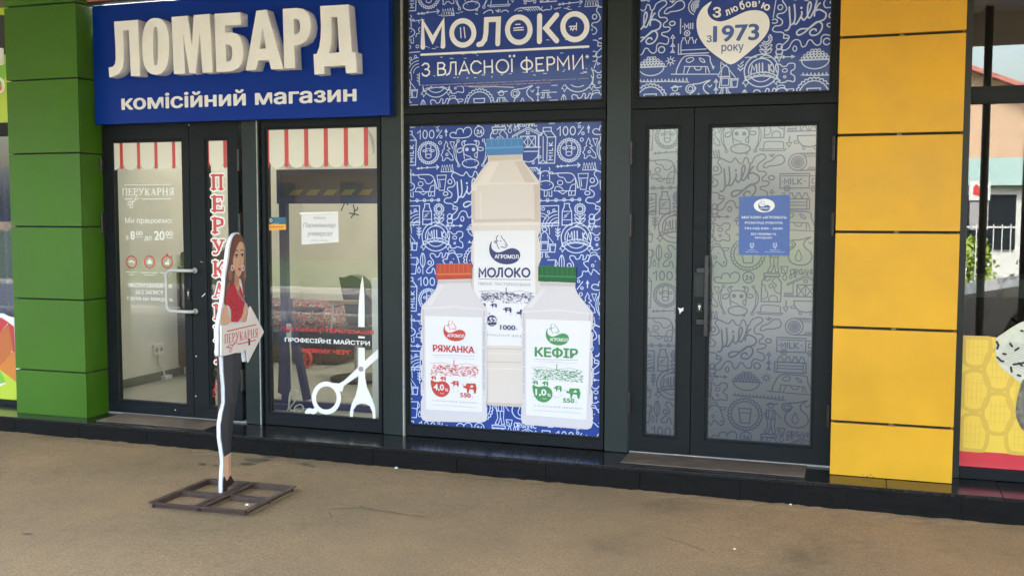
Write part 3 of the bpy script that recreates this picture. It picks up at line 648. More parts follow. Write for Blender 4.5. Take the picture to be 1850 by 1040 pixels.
# ------------------------------------------------------------------ helpers for joinery
def ring(mb, o, i, y0, y1, m):                            # mitred frame: outer and inner rectangle, front y0, back y1
    O = [(o[0], o[1]), (o[2], o[1]), (o[2], o[3]), (o[0], o[3])]; I = [(i[0], i[1]), (i[2], i[1]), (i[2], i[3]), (i[0], i[3])]
    vs = [(x, y0, z) for x, z in O]+[(x, y0, z) for x, z in I]+[(x, y1, z) for x, z in O]+[(x, y1, z) for x, z in I]
    fs = []
    for k in range(4):
        j = (k+1) % 4
        fs += [(k, j, 4+j, 4+k), (8+j, 8+k, 12+k, 12+j), (j, k, 8+k, 8+j), (4+k, 4+j, 12+j, 12+k)]
    mb.add(vs, fs, m)
def grow(r, d): return (r[0]-d, r[1]-d, r[2]+d, r[3]+d)
def framed(name, o, g, parent, y=-.012, depth=.07, bead=.014, label=None):
    b = MB(); gi = grow(g, bead); ring(b, o, gi, y, y+depth, 'frame')
    ob = obj(name, b, parent, bevel=.003)
    c = MB(); ring(c, grow(gi, -.0005), g, y+.007, y+depth-.01, 'frame'); obj('glazing_bead', c, ob, bevel=.002)
    d = MB(); ring(d, grow(g, .001), grow(g, -.005), y+.014, y+.022, 'gasket'); obj('gasket', d, ob)
    return ob
def pane(name, g, parent, m, y=.008):
    b = MB(); b.box(g[0]-.004, g[2]+.004, y, y+.006, g[1]-.004, g[3]+.004, m); return obj(name, b, parent)
def hinge(px, py0, py1, parent, side=1):
    x, z1 = onY(px, py0, -.03); _, z0 = onY(px, py1, -.03)
    b = MB(); b.cyl((x, -.034, z0), .011, z1-z0, 'black', 'Z', 12); b.box(x-.014, x+.014, -.026, -.0125, z0+.004, z1-.004, 'black')
    for k in (.33, .66): b.cyl((x, -.034, z0+(z1-z0)*k), .0122, .004, 'gasket', 'Z', 12)
    return obj('hinge', b, parent, bevel=.001)
ZT = 3.12
def post(px0, px1, pyref, parent, y0=-.03, z1=ZT, m='post', z0=ZP):
    a = onY(px0, pyref, y0)[0]; b = onY(px1, pyref, y0)[0]
    return boxobj('mullion', (a, b, y0, .06, z0+.002, z1), m, parent, .003)

# ------------------------------------------------------------------ the hair salon: door, window, posts, room
salon = thing('hair_salon', 'dark framed hair salon front with glazed double door and window under the blue sign', 'shopfront')
GY = .008                                                # outer face of the glass
G0 = Pl('Y', GY)
L1o = rect(187, 232, 352.5, 752); L1g = rect(203.5, 257.5, 338, 729)
L2o = rect(348.6, 231, 440, 762); L2g = rect(373.5, 254, 419, 737)
L1o = (L1o[0], ZP+.012, L1o[2], 2.20); L2o = (L1o[2]+.004, ZP+.012, L2o[2], 2.20)
zg0, zg1 = (L1g[1]+L2g[1])/2, (L1g[3]+L2g[3])/2
L1g = (L1g[0], zg0, L1g[2], zg1); L2g = (L2g[0], zg0, L2g[2], zg1)
leaf1 = framed('door_leaf', L1o, L1g, salon); leaf2 = framed('door_leaf', L2o, L2g, salon)
pane('glass_pane', L1g, leaf1, 'glass'); pane('glass_pane', L2g, leaf2, 'glass')
boxobj('door_jamb', (onY(178, 400)[0], L1o[0]-.003, -.008, .06, ZP+.002, 2.3), 'frame', salon, .002)
boxobj('sealant_line', (onY(176.2, 400)[0], onY(178, 400)[0]-.001, -.004, .05, ZP, 2.3), 'seam', salon)
boxobj('door_head', (L1o[0], L2o[2], -.008, .06, 2.204, 2.34), 'frame', salon, .002)
boxobj('door_sill', (onY(178, 400)[0], L2o[2]+.12, -.016, .05, ZP+.001, ZP+.010), 'seam', salon, .002)
p1 = post(440.5, 470.2, 500, salon); boxobj('sealant_line', (onY(470.5, 500)[0]+.001, onY(472.6, 500)[0], -.031, .05, ZP, 2.4), 'seam', salon)
Wo = rect(473, 222, 688, 777); Wg = rect(481.5, 234, 685, 757.5)
Wo = (Wo[0], ZP+.004, onY(690, 500)[0], 2.26); Wg = (Wg[0], Wg[1], onY(683.2, 500)[0], Wg[3])
win = framed('window_frame', Wo, Wg, salon, bead=.009); pane('glass_pane', Wg, win, 'glass')
post(690.5, 726.3, 500, salon); boxobj('sealant_line', (onY(726.5, 500, -.03)[0]+.001, onY(729, 500, -.03)[0], -.034, .05, ZP, ZT), 'seam', salon)
for a in ((183, 286, 311), (184.5, 385, 422), (188.5, 655, 698)): hinge(*a, leaf1)
for a in ((431, 270, 309), (433, 386, 430), (438, 668, 705)): hinge(*a, leaf2)
# D shaped pull handle, lock
hx, hz1 = onY(347, 489, -.05); _, hz0 = onY(347, 563, -.05); hx2 = onY(301, 525, -.07)[0]
b = MB(); pts = [(hx, -.012, hz1), (hx, -.05, hz1), (hx-.02, -.066, hz1)]
pts += [(hx2+.045, -.07, hz1)]+[(hx2+.04-.04*math.sin(a), -.07, hz1-.04+.04*math.cos(a)) for a in (.4, .8, 1.2, 1.5)]
pts += [(hx2+.04-.04*math.sin(a), -.07, hz0+.04-.04*math.cos(a)) for a in (1.5, 1.2, .8, .4)]+[(hx2+.045, -.07, hz0), (hx-.02, -.066, hz0), (hx, -.05, hz0), (hx, -.012, hz0)]
b.tube(pts, .0125, 'handle', 12); b.cyl((hx, -.022, hz1), .02, .01, 'handle', 'Y'); b.cyl((hx, -.022, hz0), .02, .01, 'handle', 'Y')
obj('door_handle', b, leaf1, smooth=True)
b = MB(); x, z = onY(341.5, 531, -.012); b.box(x-.012, x+.012, -.020, -.0125, z-.038, z+.038, 'black'); b.cyl((x, -.024, z+.012), .007, .004, 'steel', 'Y'); b.box(x-.003, x+.003, -.024, -.02, z-.012, z+.004, 'steel'); obj('lock', b, leaf1)
for px, py, p_ in ((341.5, 226, salon), (317, 740, leaf1), (354.6, 643, leaf1), (354, 715, leaf1)):
    x, z = onY(px, py, -.013); b = MB(); b.cyl((x, -.0165, z), .0045, .004, 'white', 'Y', 10); obj('screw_cap', b, p_)
# small print of scuffs on the second leaf
b = MB(); x, z = onY(368, 533, -.0125); b.stroke(Pl('Y', -.0125), [(x-.014, z-.010), (x, z), (x+.012, z+.012)], .006, .0006, 'paper'); b.stroke(Pl('Y', -.0125), [onY(364, 472), onY(368, 473.5)], .005, .0006, 'ink'); obj('scuff_mark', b, leaf2, kind='stuff')

# ---- serif letters drawn with strokes: (points, width) in a 0..w x 0..1 cell
SER = {
 'П': (.84, [([(.17, .02), (.17, .95)], .16), ([(.67, .02), (.67, .95)], .16), ([(.02, .96), (.82, .96)], .09), ([(.02, .03), (.32, .03)], .06), ([(.52, .03), (.82, .03)], .06)]),
 'Е': (.70, [([(.17, .02), (.17, .98)], .16), ([(.02, .965), (.62, .965)], .07), ([(.62, .99), (.62, .76)], .05), ([(.02, .035), (.64, .035)], .07), ([(.66, .01), (.66, .26)], .05), ([(.2, .51), (.5, .51)], .06), ([(.5, .40), (.5, .62)], .05)]),
 'Р': (.70, [([(.17, .02), (.17, .97)], .16), ([(.02, .03), (.34, .03)], .06), ([(.02, .965), (.36, .965), (.54, .9), (.60, .74), (.54, .56), (.38, .47), (.2, .47)], .08), ([(.585, .86), (.605, .74), (.585, .6)], .14)]),
 'У': (.80, [([(.14, .96), (.44, .36)], .15), ([(.68, .96), (.34, .12), (.22, .04), (.10, .08)], .08), ([(.0, .97), (.32, .97)], .06), ([(.52, .97), (.80, .97)], .06), ([(.09, .07), (.10, .09)], .12)]),
 'К': (.80, [([(.17, .02), (.17, .97)], .16), ([(.02, .97), (.32, .97)], .06), ([(.02, .03), (.32, .03)], .06), ([(.2, .48), (.38, .52), (.56, .84), (.68, .93)], .08), ([(.36, .52), (.66, .05)], .15), ([(.52, .03), (.80, .03)], .06), ([(.62, .95), (.72, .93)], .10)]),
 'А': (.84, [([(.41, .97), (.14, .04)], .07), ([(.42, .95), (.68, .04)], .16), ([(.22, .33), (.58, .33)], .06), ([(.0, .03), (.26, .03)], .06), ([(.52, .03), (.84, .03)], .06)]),
 'Н': (.86, [([(.17, .02), (.17, .97)], .16), ([(.69, .02), (.69, .97)], .16), ([(.2, .51), (.68, .51)], .07)]+[([(a, y), (a+.3, y)], .06) for a in (.02, .54) for y in (.03, .97)]),
 'Я': (.78, [([(.61, .02), (.61, .97)], .16), ([(.46, .03), (.76, .03)], .06), ([(.76, .965), (.36, .965), (.2, .88), (.15, .72), (.2, .56), (.36, .48), (.58, .48)], .08), ([(.165, .84), (.15, .72), (.165, .6)], .13), ([(.42, .48), (.24, .08), (.08, .04)], .13)])}
def serif_word(mb, T, word, box, off, m, grow_=0, gap=.12):
    tot = sum(SER[c][0] for c in word)+gap*(len(word)-1); x = 0; u0, v0, u1, v1 = box; sx = (u1-u0)/tot; sy = v1-v0
    for c in word:
        wd, st = SER[c]
        for pts, w_ in st: mb.stroke(T, [(u0+(x+a)*sx, v0+b*sy) for a, b in pts], w_*sx+grow_, off, m, cap=grow_ > 0)
        x += wd+gap
def small_scissors(mb, T, cx, cz, s, off, m, ang=.5):
    c, d = math.cos(ang), math.sin(ang); f = lambda p: (cx+s*(p[0]*c-p[1]*d), cz+s*(p[0]*d+p[1]*c))
    mb.stroke(T, [f(p) for p in [(-.35, -.12), (1, .22)]], s*.09, off, m); mb.stroke(T, [f(p) for p in [(-.30, .18), (.9, -.25)]], s*.09, off, m)
    mb.stroke(T, [f(p) for p in ell(-.62, -.22, .26, .17, 12)], s*.08, off, m, True); mb.stroke(T, [f(p) for p in ell(-.55, .28, .26, .17, 12)], s*.08, off, m, True)
def awning(parent, u_left, u_right, zt, zb, reds, rw, m_c='cream'):
    b = MB(); T = G0; edges = [u_left]+reds+[u_right]; sp = reds[1]-reds[0] if len(reds) > 1 else .3
    for a, c in zip(edges, edges[1:]):
        if c-a < rw*.6: continue
        lo = a if a == u_left and a not in reds else a+rw*.5-.002; hi = c if c == u_right and c not in reds else c-rw*.5+.002
        full = sp-rw
        pts = [(lo, zt), (hi, zt)]
        if a == u_left and a not in reds: cx = hi-full/2
        elif c == u_right: cx = lo+full/2
        else: cx = (lo+hi)/2
        for i in range(13):
            x = hi+(lo-hi)*i/12; k = max(0, 1-((x-cx)/(full/2))**2); pts.append((x, zb+.052*(1-math.sqrt(k))))
        b.poly(T, pts, .0008, m_c)
    for r in reds:
        pts = [(r-rw/2, zt), (r+rw/2, zt)]+[(r+rw/2*math.cos(a), zb+.020+rw/2*math.sin(-a)) for a in (0, .5, 1, 1.57, 2.1, 2.6, PI)]
        b.poly(T, pts, .0012, 'redvinyl')
    return obj('awning_sticker', b, parent)
Z3 = zo(180, 220, 3.467); Z4 = zo(180, 480, 3.467)
def gx(x, s, ox): return onY(ox+x/s, 260, GY)[0]
def zr(Z, x0, y0, x1, y1, Y=GY):
    (a, b_), (c, d) = Z([(x0, y0), (x1, y1)]); return rect(a, b_, c, d, Y)
zbA = onY(*Z3([(300, 302)])[0], GY)[1]
awning(leaf1, L1g[0]+.002, L1g[2]-.002, L1g[3]-.004, zbA, [gx(x, 3.467, 180) for x in (135, 243, 352, 463)], .028)
awning(leaf2, L2g[0]+.002, L2g[2]-.002, L2g[3]-.004, zbA, [gx(x, 3.467, 180) for x in (674, 785)], .030)
Z5 = zo(460, 210, 3.586); Z6 = zo(460, 480, 3.467)
rw5 = [gx(x, 3.586, 460) for x in (82, 207, 335, 462, 592, 722)]
awning(win, Wg[0]+.002, rw5[-1], Wg[3]-.004, onY(*Z5([(270, 335)])[0], GY)[1], rw5, .033)
b = MB()
serif_word(b, G0, 'ПЕРУКАРНЯ', zr(Z3, 140, 418, 467, 459), .001, 'white', gap=.10)
def hl(mb, Z, x0, y0, x1, y1, wd, m, off=.001, T=G0, Y=GY):
    p, q = Z([(x0, y0), (x1, y1)]); mb.stroke(T, [onY(*p, Y), onY(*q, Y)], wd, off, m, cap=False)
hl(b, Z3, 155, 396, 448, 393, .005, 'white'); hl(b, Z3, 157, 484, 205, 483, .005, 'white'); hl(b, Z3, 265, 484, 452, 483, .005, 'white')
x, z = onY(*Z3([(212, 500)])[0], GY); small_scissors(b, G0, x, z, .062, .001, 'white', .75)
text(b, G0, 'Ми працюємо:', zr(Z3, 160, 600, 457, 645), .001, 'white', .008)
text(b, G0, 'з', zr(Z3, 164, 714, 182, 738), .001, 'white', .01); text(b, G0, '8', zr(Z3, 193, 684, 222, 738), .001, 'white', .02); text(b, G0, '00', zr(Z3, 228, 684, 270, 712), .001, 'white', .015)
text(b, G0, 'до', zr(Z3, 281, 716, 328, 745), .001, 'white', .01); text(b, G0, '20', zr(Z3, 342, 684, 408, 742), .001, 'white', .02); text(b, G0, '00', zr(Z3, 413, 684, 458, 716), .001, 'white', .015)
hl(b, Z3, 228, 722, 270, 722, .004, 'white'); hl(b, Z3, 413, 725, 458, 726, .004, 'white')
for i, cx in enumerate((201, 313, 423)):
    c = onY(*Z3([(cx, 878)])[0], GY); r = .045
    b.stroke(G0, ell(*c, r, r, 20), .010, .0012, 'red', True)
    if i == 0: b.stroke(G0, [(c[0]-.022, c[1]), (c[0], c[1]+.01), (c[0]+.022, c[1]-.004)], .010, .001, 'white')
    if i == 1: b.poly(G0, [(c[0]-.024, c[1]-.014), (c[0]+.024, c[1]-.014), (c[0]+.016, c[1]+.010), (c[0], c[1]+.024), (c[0]-.016, c[1]+.010)], .001, 'white')
    if i == 2:
        for a, d in ((.010, .010), (-.008, -.010), (.01, -.012)): b.disc(G0, (c[0]+a, c[1]+d), .009, .001, 'white', 8)
        b.stroke(G0, [(c[0], c[1]+r), (c[0], c[1]+r+.016)], .012, .001, 'red'); b.stroke(G0, [(c[0]+.034, c[1]+.034), (c[0]+.044, c[1]+.044)], .008, .001, 'red')
for x0, x1, y in ((166, 236, 940), (186, 218, 957), (263, 366, 943), (281, 348, 959), (385, 456, 945), (402, 440, 962)):
    p = onY(*Z3([(x0, y)])[0], GY); q = onY(*Z3([(x1, y)])[0], GY); n = int((q[0]-p[0])/.011)
    for i in range(n): x = p[0]+(q[0]-p[0])*i/n; b.stroke(G0, [(x, p[1]), (x+.006, p[1])], .007, .001, 'white', cap=False)
text(b, G0, 'ОБСЛУГОВУВАННЯ', zr(Z4, 178, 110, 452, 140), .001, 'white', .02); text(b, G0, 'БЕЗ ЗАПИСУ', zr(Z4, 228, 150, 400, 181), .001, 'white', .02); text(b, G0, '7 ДНІВ НА ТИЖДЕНЬ', zr(Z4, 170, 193, 463, 226), .001, 'white', .02)
obj('lettering', b, leaf1)
b = MB()
uc = onY(394, 400, GY)[0]
for i, ch in enumerate('ПЕРУКАРНЯ'):
    b = MB()
    zt = onY(392, 220+(332+i*135.5)/3.467, GY)[1]; zb = onY(392, 220+(332+i*135.5+92)/3.467, GY)[1]; hw = .052
    bx = (uc-hw, zb, uc+hw, zt); serif_word(b, G0, ch, bx, .001, 'white', grow_=.026); serif_word(b, G0, ch, bx, .0022, 'redvinyl', grow_=.004)
    obj('letter', b, leaf2)
b = MB(); x, z = onY(388, 703, GY); small_scissors(b, G0, x, z, .06, .001, 'redvinyl', 1.2)
obj('small_scissors_sticker', b, leaf2)
b = MB()
text(b, G0, 'ПОТРІЙНА СТЕРИЛІЗАЦІЯ', zr(Z6, 165, 374, 748, 434), .0022, 'redvinyl', .03); text(b, G0, 'ПРОФЕСІЙНІ МАЙСТРИ', zr(Z6, 190, 440, 724, 500), .0022, 'white', .03); text(b, G0, 'НІЯКИХ ЧЕРГ', zr(Z6, 305, 514, 605, 557), .0022, 'redvinyl', .03)
obj('lettering', b, win)
b = MB(); f6 = lambda pts: [onY(*p, GY) for p in Z6(pts)]
b.poly(G0, f6([(676, 60), (664, 120), (655, 200), (650, 300), (649, 382), (689, 384), (690, 300), (688, 180), (683, 110)]), .001, 'white')
b.poly(G0, f6([(649, 440), (690, 442), (690, 454), (650, 452)]), .001, 'white')
b.poly(G0, f6([(649, 512), (690, 513), (692, 640), (693, 700), (704, 760), (735, 830), (755, 890), (760, 975), (741, 972), (738, 915), (722, 878), (695, 862), (668, 860), (640, 870), (620, 900), (614, 965), (596, 962), (598, 910), (610, 860), (632, 815), (646, 760), (651, 700), (649, 640)]), .0011, 'white')
b.poly(G0, f6([(775, 520), (776, 575), (735, 610), (690, 650), (640, 695), (590, 730), (560, 750), (548, 790), (520, 770), (490, 732), (530, 735), (560, 718), (610, 672), (660, 625), (715, 572)]), .0016, 'white')
b.stroke(G0, f6(ell(450, 826, 78, 88, 28)), .034, .0022, 'white', True); b.stroke(G0, f6(smooth([(392, 890), (370, 912), (345, 905), (330, 918)])), .036, .003, 'white')
b.disc(G0, f6([(668, 645)])[0], .019, .004, 'ink')
obj('scissors_sticker', b, win)
b = MB(); 
for pts in ([(585, 560), (570, 590), (562, 612)], [(605, 575), (595, 560)], [(640, 575), (648, 610), (645, 640)], [(615, 628), (645, 632), (672, 640)], [(645, 615), (665, 605), (668, 590)], [(638, 640), (625, 658)]): b.stroke(G0, [onY(*p, GY) for p in Z5(pts)], .008, .001, 'darkmetal')
for i in range(9): b.stroke(G0, [onY(*Z5([(735+i*4, 88+i*12)])[0], GY), onY(*Z5([(780-(i % 3)*6, 160+i*11)])[0], GY)], .006, .001, 'gray')
obj('twig_marks', b, win, kind='stuff')

# paper notice and sticker on the salon window
nb = MB(); PN = Pl('Y', GY); q = [onY(*p, GY) for p in Z5([(305, 832), (546, 815), (541, 630), (304, 640)])]
nb.prism(PN, q, .001, .0022, 'paper'); n_ = obj('paper_notice', nb, label='white paper job notice taped inside a clear sleeve on the salon window', category='notice')
b = MB(); b.prism(PN, [onY(*p, GY) for p in Z5([(292, 638), (541, 628), (540, 618), (292, 622)])], .0024, .0032, 'print_white'); obj('tape_strip', b, n_)
b = MB(); text(b, PN, 'Требуется', zr(Z5, 380, 650, 462, 669), .0026, 'ink', .005, .2); text(b, PN, 'Парикмахер', zr(Z5, 314, 690, 525, 728), .0026, 'ink', .005, .25); text(b, PN, 'универсал', zr(Z5, 342, 750, 505, 784), .0026, 'ink', .005, .25); text(b, PN, 'запись к мастеру', zr(Z5, 365, 800, 480, 813), .0026, 'ink', 0, .1); obj('handwriting', b, n_)
sb = MB(); sb.prism(PN, [onY(*p, GY) for p in Z5([(86, 695), (204, 692), (203, 654), (86, 655)])], .001, .0018, 'stblue'); stk = obj('window_sticker', sb, label='small teal and amber security sticker at the left edge of the salon window', category='sticker')
b = MB(); b.prism(PN, [onY(*p, GY) for p in Z5([(86, 740), (204, 734), (204, 698), (86, 699)])], .001, .0018, 'styel'); obj('amber_strip', b, stk)
b = MB(); c = onY(*Z5([(108, 675)])[0], GY); b.disc(PN, c, .02, .0022, 'black'); b.stroke(PN, ell(*c, .010, .010, 10), .004, .003, 'paper', True); hl(b, Z5, 135, 668, 195, 666, .006, 'stblue', .0022); hl(b, Z5, 100, 718, 190, 716, .005, 'red', .0022); obj('badge_print', b, stk)

# the room behind the glass
XW, YB = -6.16, 4.05
boxobj('side_wall', (XW-.1, XW, .065, YB+.1, ZP-.1, 2.9), 'wall_in', salon)
boxobj('back_wall', (XW, -2.75, YB, YB+.1, ZP-.1, 2.9), 'wall_in', salon)
boxobj('side_wall', (-2.85, -2.75, .065, YB, ZP-.1, 2.9), 'wall_in', salon)
boxobj('skirting', (XW, XW+.015, .1, YB, ZP+.001, ZP+.075), 'skirting', salon); boxobj('skirting', (XW+.016, -2.86, YB-.015, YB, ZP+.001, ZP+.075), 'skirting', salon)
nx, ny = 6, 7
for i in range(nx):
    for j in range(ny):
        x0 = XW+i*.55; y0 = .07+j*.57
        boxobj('floor_tile', (x0+.002, min(x0+.548, -2.86), y0+.002, y0+.568, ZP-.05, ZP-.001), 'floor_in', salon)
boxobj('ceiling', (XW-.1, -2.75, .065, 1.2, 2.9, 3.0), 'wall_in', salon); boxobj('ceiling', (XW-.1, -2.75, 3.4, YB+.1, 2.9, 3.0), 'wall_in', salon)
boxobj('added_rooflight', (XW-.1, -2.75, 1.2, 3.4, 2.9, 2.94), 'added_skylight', salon)  # unseen translucent panel, added to bring daylight into the salon
b = MB(); x, z = onX(284, 631, XW)[0], onX(284, 631, XW)[1]
b.box(XW, XW+.02, x-.07, x+.07, z-.05, z+.05, 'whitepl'); so_ = obj('wall_socket', b, label='white double wall socket low on the salon side wall', category='socket', bevel=.004)
b = MB()
for d in (-.03, .035): b.cyl((XW+.0205, x+d, z), .022, .001, 'ink', 'X', 12)
obj('socket_insert', b, so_)
b = MB(); y2, z2 = onX(294, 681, XW); b.tube([(XW+.012, x, z-.05), (XW+.014, x+.01, z-.15), (XW+.02, (x+y2)/2, z2+.12), (XW+.03, y2, z2)], .007, 'whitepl', 6); b.box(XW+.02, XW+.07, y2-.05, y2+.05, z2-.02, z2+.02, 'whitepl'); obj('power_cable', b, label='white cable and plug hanging from the salon wall socket', category='cable', smooth=False)
# brown cabinet seen through the door
xc0, _ = onY(316, 600, 1.75); xc1 = xc0+.62
b = MB(); b.box(xc0, xc1, 1.75, 2.2, ZP+.08, 1.0, 'wood'); cb = obj('brown_cabinet', b, label='dark brown wooden cabinet seen through the salon door', category='cabinet', bevel=.005)
b = MB(); b.box(xc0+.005, xc1, 1.735, 1.748, .46, .98, 'wood'); obj('cabinet_door', b, cb, bevel=.004); b = MB(); b.box(xc0+.005, xc1, 1.735, 1.748, ZP+.1, .45, 'wood'); obj('cabinet_door', b, cb, bevel=.004)
for x in (xc0+.05, xc1-.05): b = MB(); b.cyl((x, 1.82, ZP), .022, .08, 'steel'); obj('leg', b, cb)
b = MB(); b.prism(Pl('Y', 1.9), [(xc0+.0, 1.003), (xc1, 1.003), (xc1, 1.16), (xc0+.16, 1.17), (xc0+.05, 1.13)], -.25, .1, 'leather'); obj('black_bag', b, label='black bag lying on the brown cabinet inside the salon', category='bag', bevel=.02)
# blue metal stand
YS = .62
b = MB(); P = lambda px, py, Y=YS: (onY(px, py, Y)[0], Y, onY(px, py, Y)[1])
def bar(mb, a, c, t, m):
    a, c = Vector(a), Vector(c); d = (c-a).normalized(); s_ = Vector((0, 1, 0)); n = d.cross(s_).normalized()*t/2; s_ = s_*t/2
    mb.add([a+n+s_, a-n+s_, a-n-s_, a+n-s_, c+n+s_, c-n+s_, c-n-s_, c+n-s_], [(0, 1, 2, 3), (7, 6, 5, 4), (0, 4, 5, 1), (1, 5, 6, 2), (2, 6, 7, 3), (3, 7, 4, 0)], m)
stand = thing('blue_stand', 'dark blue metal stand with splayed legs and a dark header panel inside the salon window', 'stand')
zt_ = P(514, 312)[2]
b = MB(); x = P(515.5, 560)[0]; b.box(x-.028, x+.028, YS-.03, YS+.03, ZP+.001, zt_, 'bluemetal'); obj('post', b, stand, bevel=.003)
b = MB(); bar(b, (x, YS+.01, P(517, 541)[2]), (x-.30, YS+.42, ZP+.03), .05, 'bluemetal'); obj('leg', b, stand)
b = MB(); bar(b, (x+.01, YS+.01, P(522, 541)[2]), P(555, 722), .05, 'bluemetal'); obj('leg', b, stand)
b = MB(); b.box(x-.25, x+1.6, YS+.035, YS+.085, ZP+.001, ZP+.05, 'bluemetal'); obj('foot_rail', b, stand, bevel=.003)
b = MB(); b.box(x-.25, x+.1, YS-.09, YS-.035, ZP+.001, ZP+.04, 'bluemetal'); obj('foot_rail', b, stand, bevel=.003)
zb_ = P(600, 368)[2]; zt2 = P(600, 306)[2]
b = MB(); ring(b, (x-.03, zb_, x+1.9, zt2), (x+.01, zb_+.05, x+1.86, zt2-.035), YS-.055, YS-.031, 'bluemetal'); obj('header_frame', b, stand)
b = MB(); b.box(x+.0, x+1.87, YS-.045, YS-.034, zb_+.045, zt2-.03, 'darkpanel'); obj('header_panel', b, stand)
b = MB(); 
M['hazard'] = mat('hazard_yellow', (.17, .13, .04), .6)
zA = P(560, 353)[2]; zB = P(560, 343)[2]
for i in range(7):
    u = x+.07+i*.15; b.poly(Pl('Y', YS-.045), [(u, zA), (u+.09, zA), (u+.13, zB), (u+.04, zB)], .0008, 'hazard')
obj('stripe_print', b, stand)
# extension cable and power strip hanging on the stand
b = MB(); c = lambda px, py, Y=.45: Vector(P(px, py, Y)); 
b.tube([c(523, 595), c(526, 650), c(527, 700), c(521, 738), c(515, 745)], .006, 'whitepl', 6); b.tube([tuple(c(*p)) for p in smooth([(516, 744), (530, 728), (538, 712), (536, 704), (526, 706), (522, 722), (524, 738), (538, 744), (548, 738), (543, 730), (532, 736), (536, 748), (520, 748), (530, 740), (547, 742)], k=4)], .0055, 'whitepl', 6)
a = c(522.5, 597); cab = obj('extension_cable', b, label='white extension cable coiled on the salon floor by the blue stand', category='cable', smooth=True)
b = MB(); b.box(a.x-.018, a.x+.018, .43, .46, a.z-.055, a.z+.055, 'whitepl'); ps = obj('power_strip', b, cab, bevel=.008); b = MB(); b.cyl((a.x, .4285, a.z), .016, .003, 'redvinyl', 'Y'); obj('switch', b, cab)
# draped bench
YT = 2.75; xa = onY(488, 570, YT)[0]; xb = onY(592, 570, YT)[0]; zt3 = onY(540, 549, YT)[1]
M['drape'] = mat('patterned_cloth', (.2, .03, .03), .8)
t = M['drape'].node_tree; v = t.nodes.new('ShaderNodeTexVoronoi'); v.inputs['Scale'].default_value = 16; v.feature = 'F1'; tc = t.nodes.new('ShaderNodeTexCoord'); nn = t.nodes.new('ShaderNodeTexNoise'); nn.inputs['Scale'].default_value = 7
t.links.new(tc.outputs['Object'], nn.inputs['Vector']); t.links.new(nn.outputs['Color'], v.inputs['Vector']); r = t.nodes.new('ShaderNodeValToRGB'); r.color_ramp.interpolation = 'CONSTANT'
e = r.color_ramp.elements; e[0].color = (.16, .02, .02, 1); e[1].position = .36; e[1].color = (.02, .018, .018, 1); e.new(.5).color = (.42, .40, .36, 1); e.new(.58).color = (.24, .03, .03, 1)
v.inputs['Scale'].default_value = 9; t.links.new(v.outputs['Distance'], r.inputs[0]); t.links.new(r.outputs[0], t.nodes['Principled BSDF'].inputs['Base Color'])
tb = thing('draped_table', 'low salon table under a red and black patterned cloth', 'table')
b = MB(); b.box(xa-.2, xb-.06, YT, YT+.5, zt3-.06, zt3-.03, 'wood'); obj('tabletop', b, tb)
b = MB(); prof = [(0, 0), (.02, .01), (.5, .012), (xb-xa+.05, .0), (xb-xa+.15, -.05), (xb-xa+.22, -.16), (xb-xa+.24, -.30)]
n = len(prof); vs = []; fs = []
for j in range(9):
    yy = YT-.03+j*.07; sag = -.0 if 0 < j < 8 else -.26
    for i, (u, v_) in enumerate(prof): vs.append((xa-.2+u, yy+(.02*math.sin(i*2.1) if j in (0, 8) else 0), zt3+max(v_+sag, -.34)+.008*math.sin(i*1.7+j)))
for j in range(8):
    for i in range(n-1): fs.append((j*n+i, j*n+i+1, (j+1)*n+i+1, (j+1)*n+i))
b.add(vs, fs, 'drape'); cl = obj('patterned_cloth', b, label='red and black patterned cloth draped over the low salon table', category='cloth', smooth=True); sm = cl.modifiers.new('thickness', 'SOLIDIFY'); sm.thickness = .006
for x in (xa-.12, xb-.12):
    for y in (YT+.06, YT+.44): b = MB(); b.box(x-.025, x+.025, y-.025, y+.025, ZP+.001, zt3-.061, 'wood'); obj('leg', b, tb)
b = MB(); b.box(xa-.2, xa+.75, YT+.05, YT+.45, ZP+.02, zt3-.30, 'wood'); obj('low_shelf_box', b, tb, bevel=.005)
xr, zr_ = onY(549, 648, 2.5); b = MB(); rr = .085; b.tube([(xr+rr*math.cos(a*PI/8), 2.5, ZP+.10+rr*math.sin(a*PI/8)) for a in range(16)], .016, 'redvinyl', 8, True); b.cyl((xr, 2.48, ZP+.10), .04, .04, 'redvinyl', 'Y')
for a in range(5): b.tube([(xr, 2.5, ZP+.1), (xr+rr*math.cos(a*1.257), 2.5, ZP+.1+rr*math.sin(a*1.257))], .008, 'redvinyl', 5)
obj('red_wheel', b, label='small red spoked wheel standing beside the draped salon table', category='wheel')
# barber chair
YC = 2.3; C = lambda px, py: onY(px, py, YC)
ch = thing('salon_chair', 'black leather salon chair with wooden armrests near the big scissors sticker', 'chair')
b = MB(); pts = [C(*p) for p in Z6([(528, 70), (560, 75), (600, 58), (645, 70), (680, 100), (712, 190), (720, 260), (705, 380), (600, 385), (572, 340), (562, 240), (545, 160)])]
b.prism(Pl('Y', YC), pts, -.14, 0, 'leather'); obj('backrest', b, ch, bevel=.02)
b = MB(); x0, z0 = C(*Z6([(580, 400)])[0]); x1, _ = C(*Z6([(735, 400)])[0]); b.box(x0, x1+.25, YC-.5, YC-.02, z0-.08, z0+.05, 'leather'); obj('seat', b, ch, bevel=.03)
zc = C(*Z6([(650, 200)])[0])[1]
for y in (YC-.45, YC+.02): b = MB(); b.box(x0+.05, x1+.1, y, y+.05, zc-.02, zc+.015, 'armwood'); obj('armrest', b, ch, bevel=.01); b = MB(); b.tube([(x0+.08, y+.025, zc-.02), (x0+.06, y+.025, z0)], .012, 'steel', 8); obj('armrest_support', b, ch)
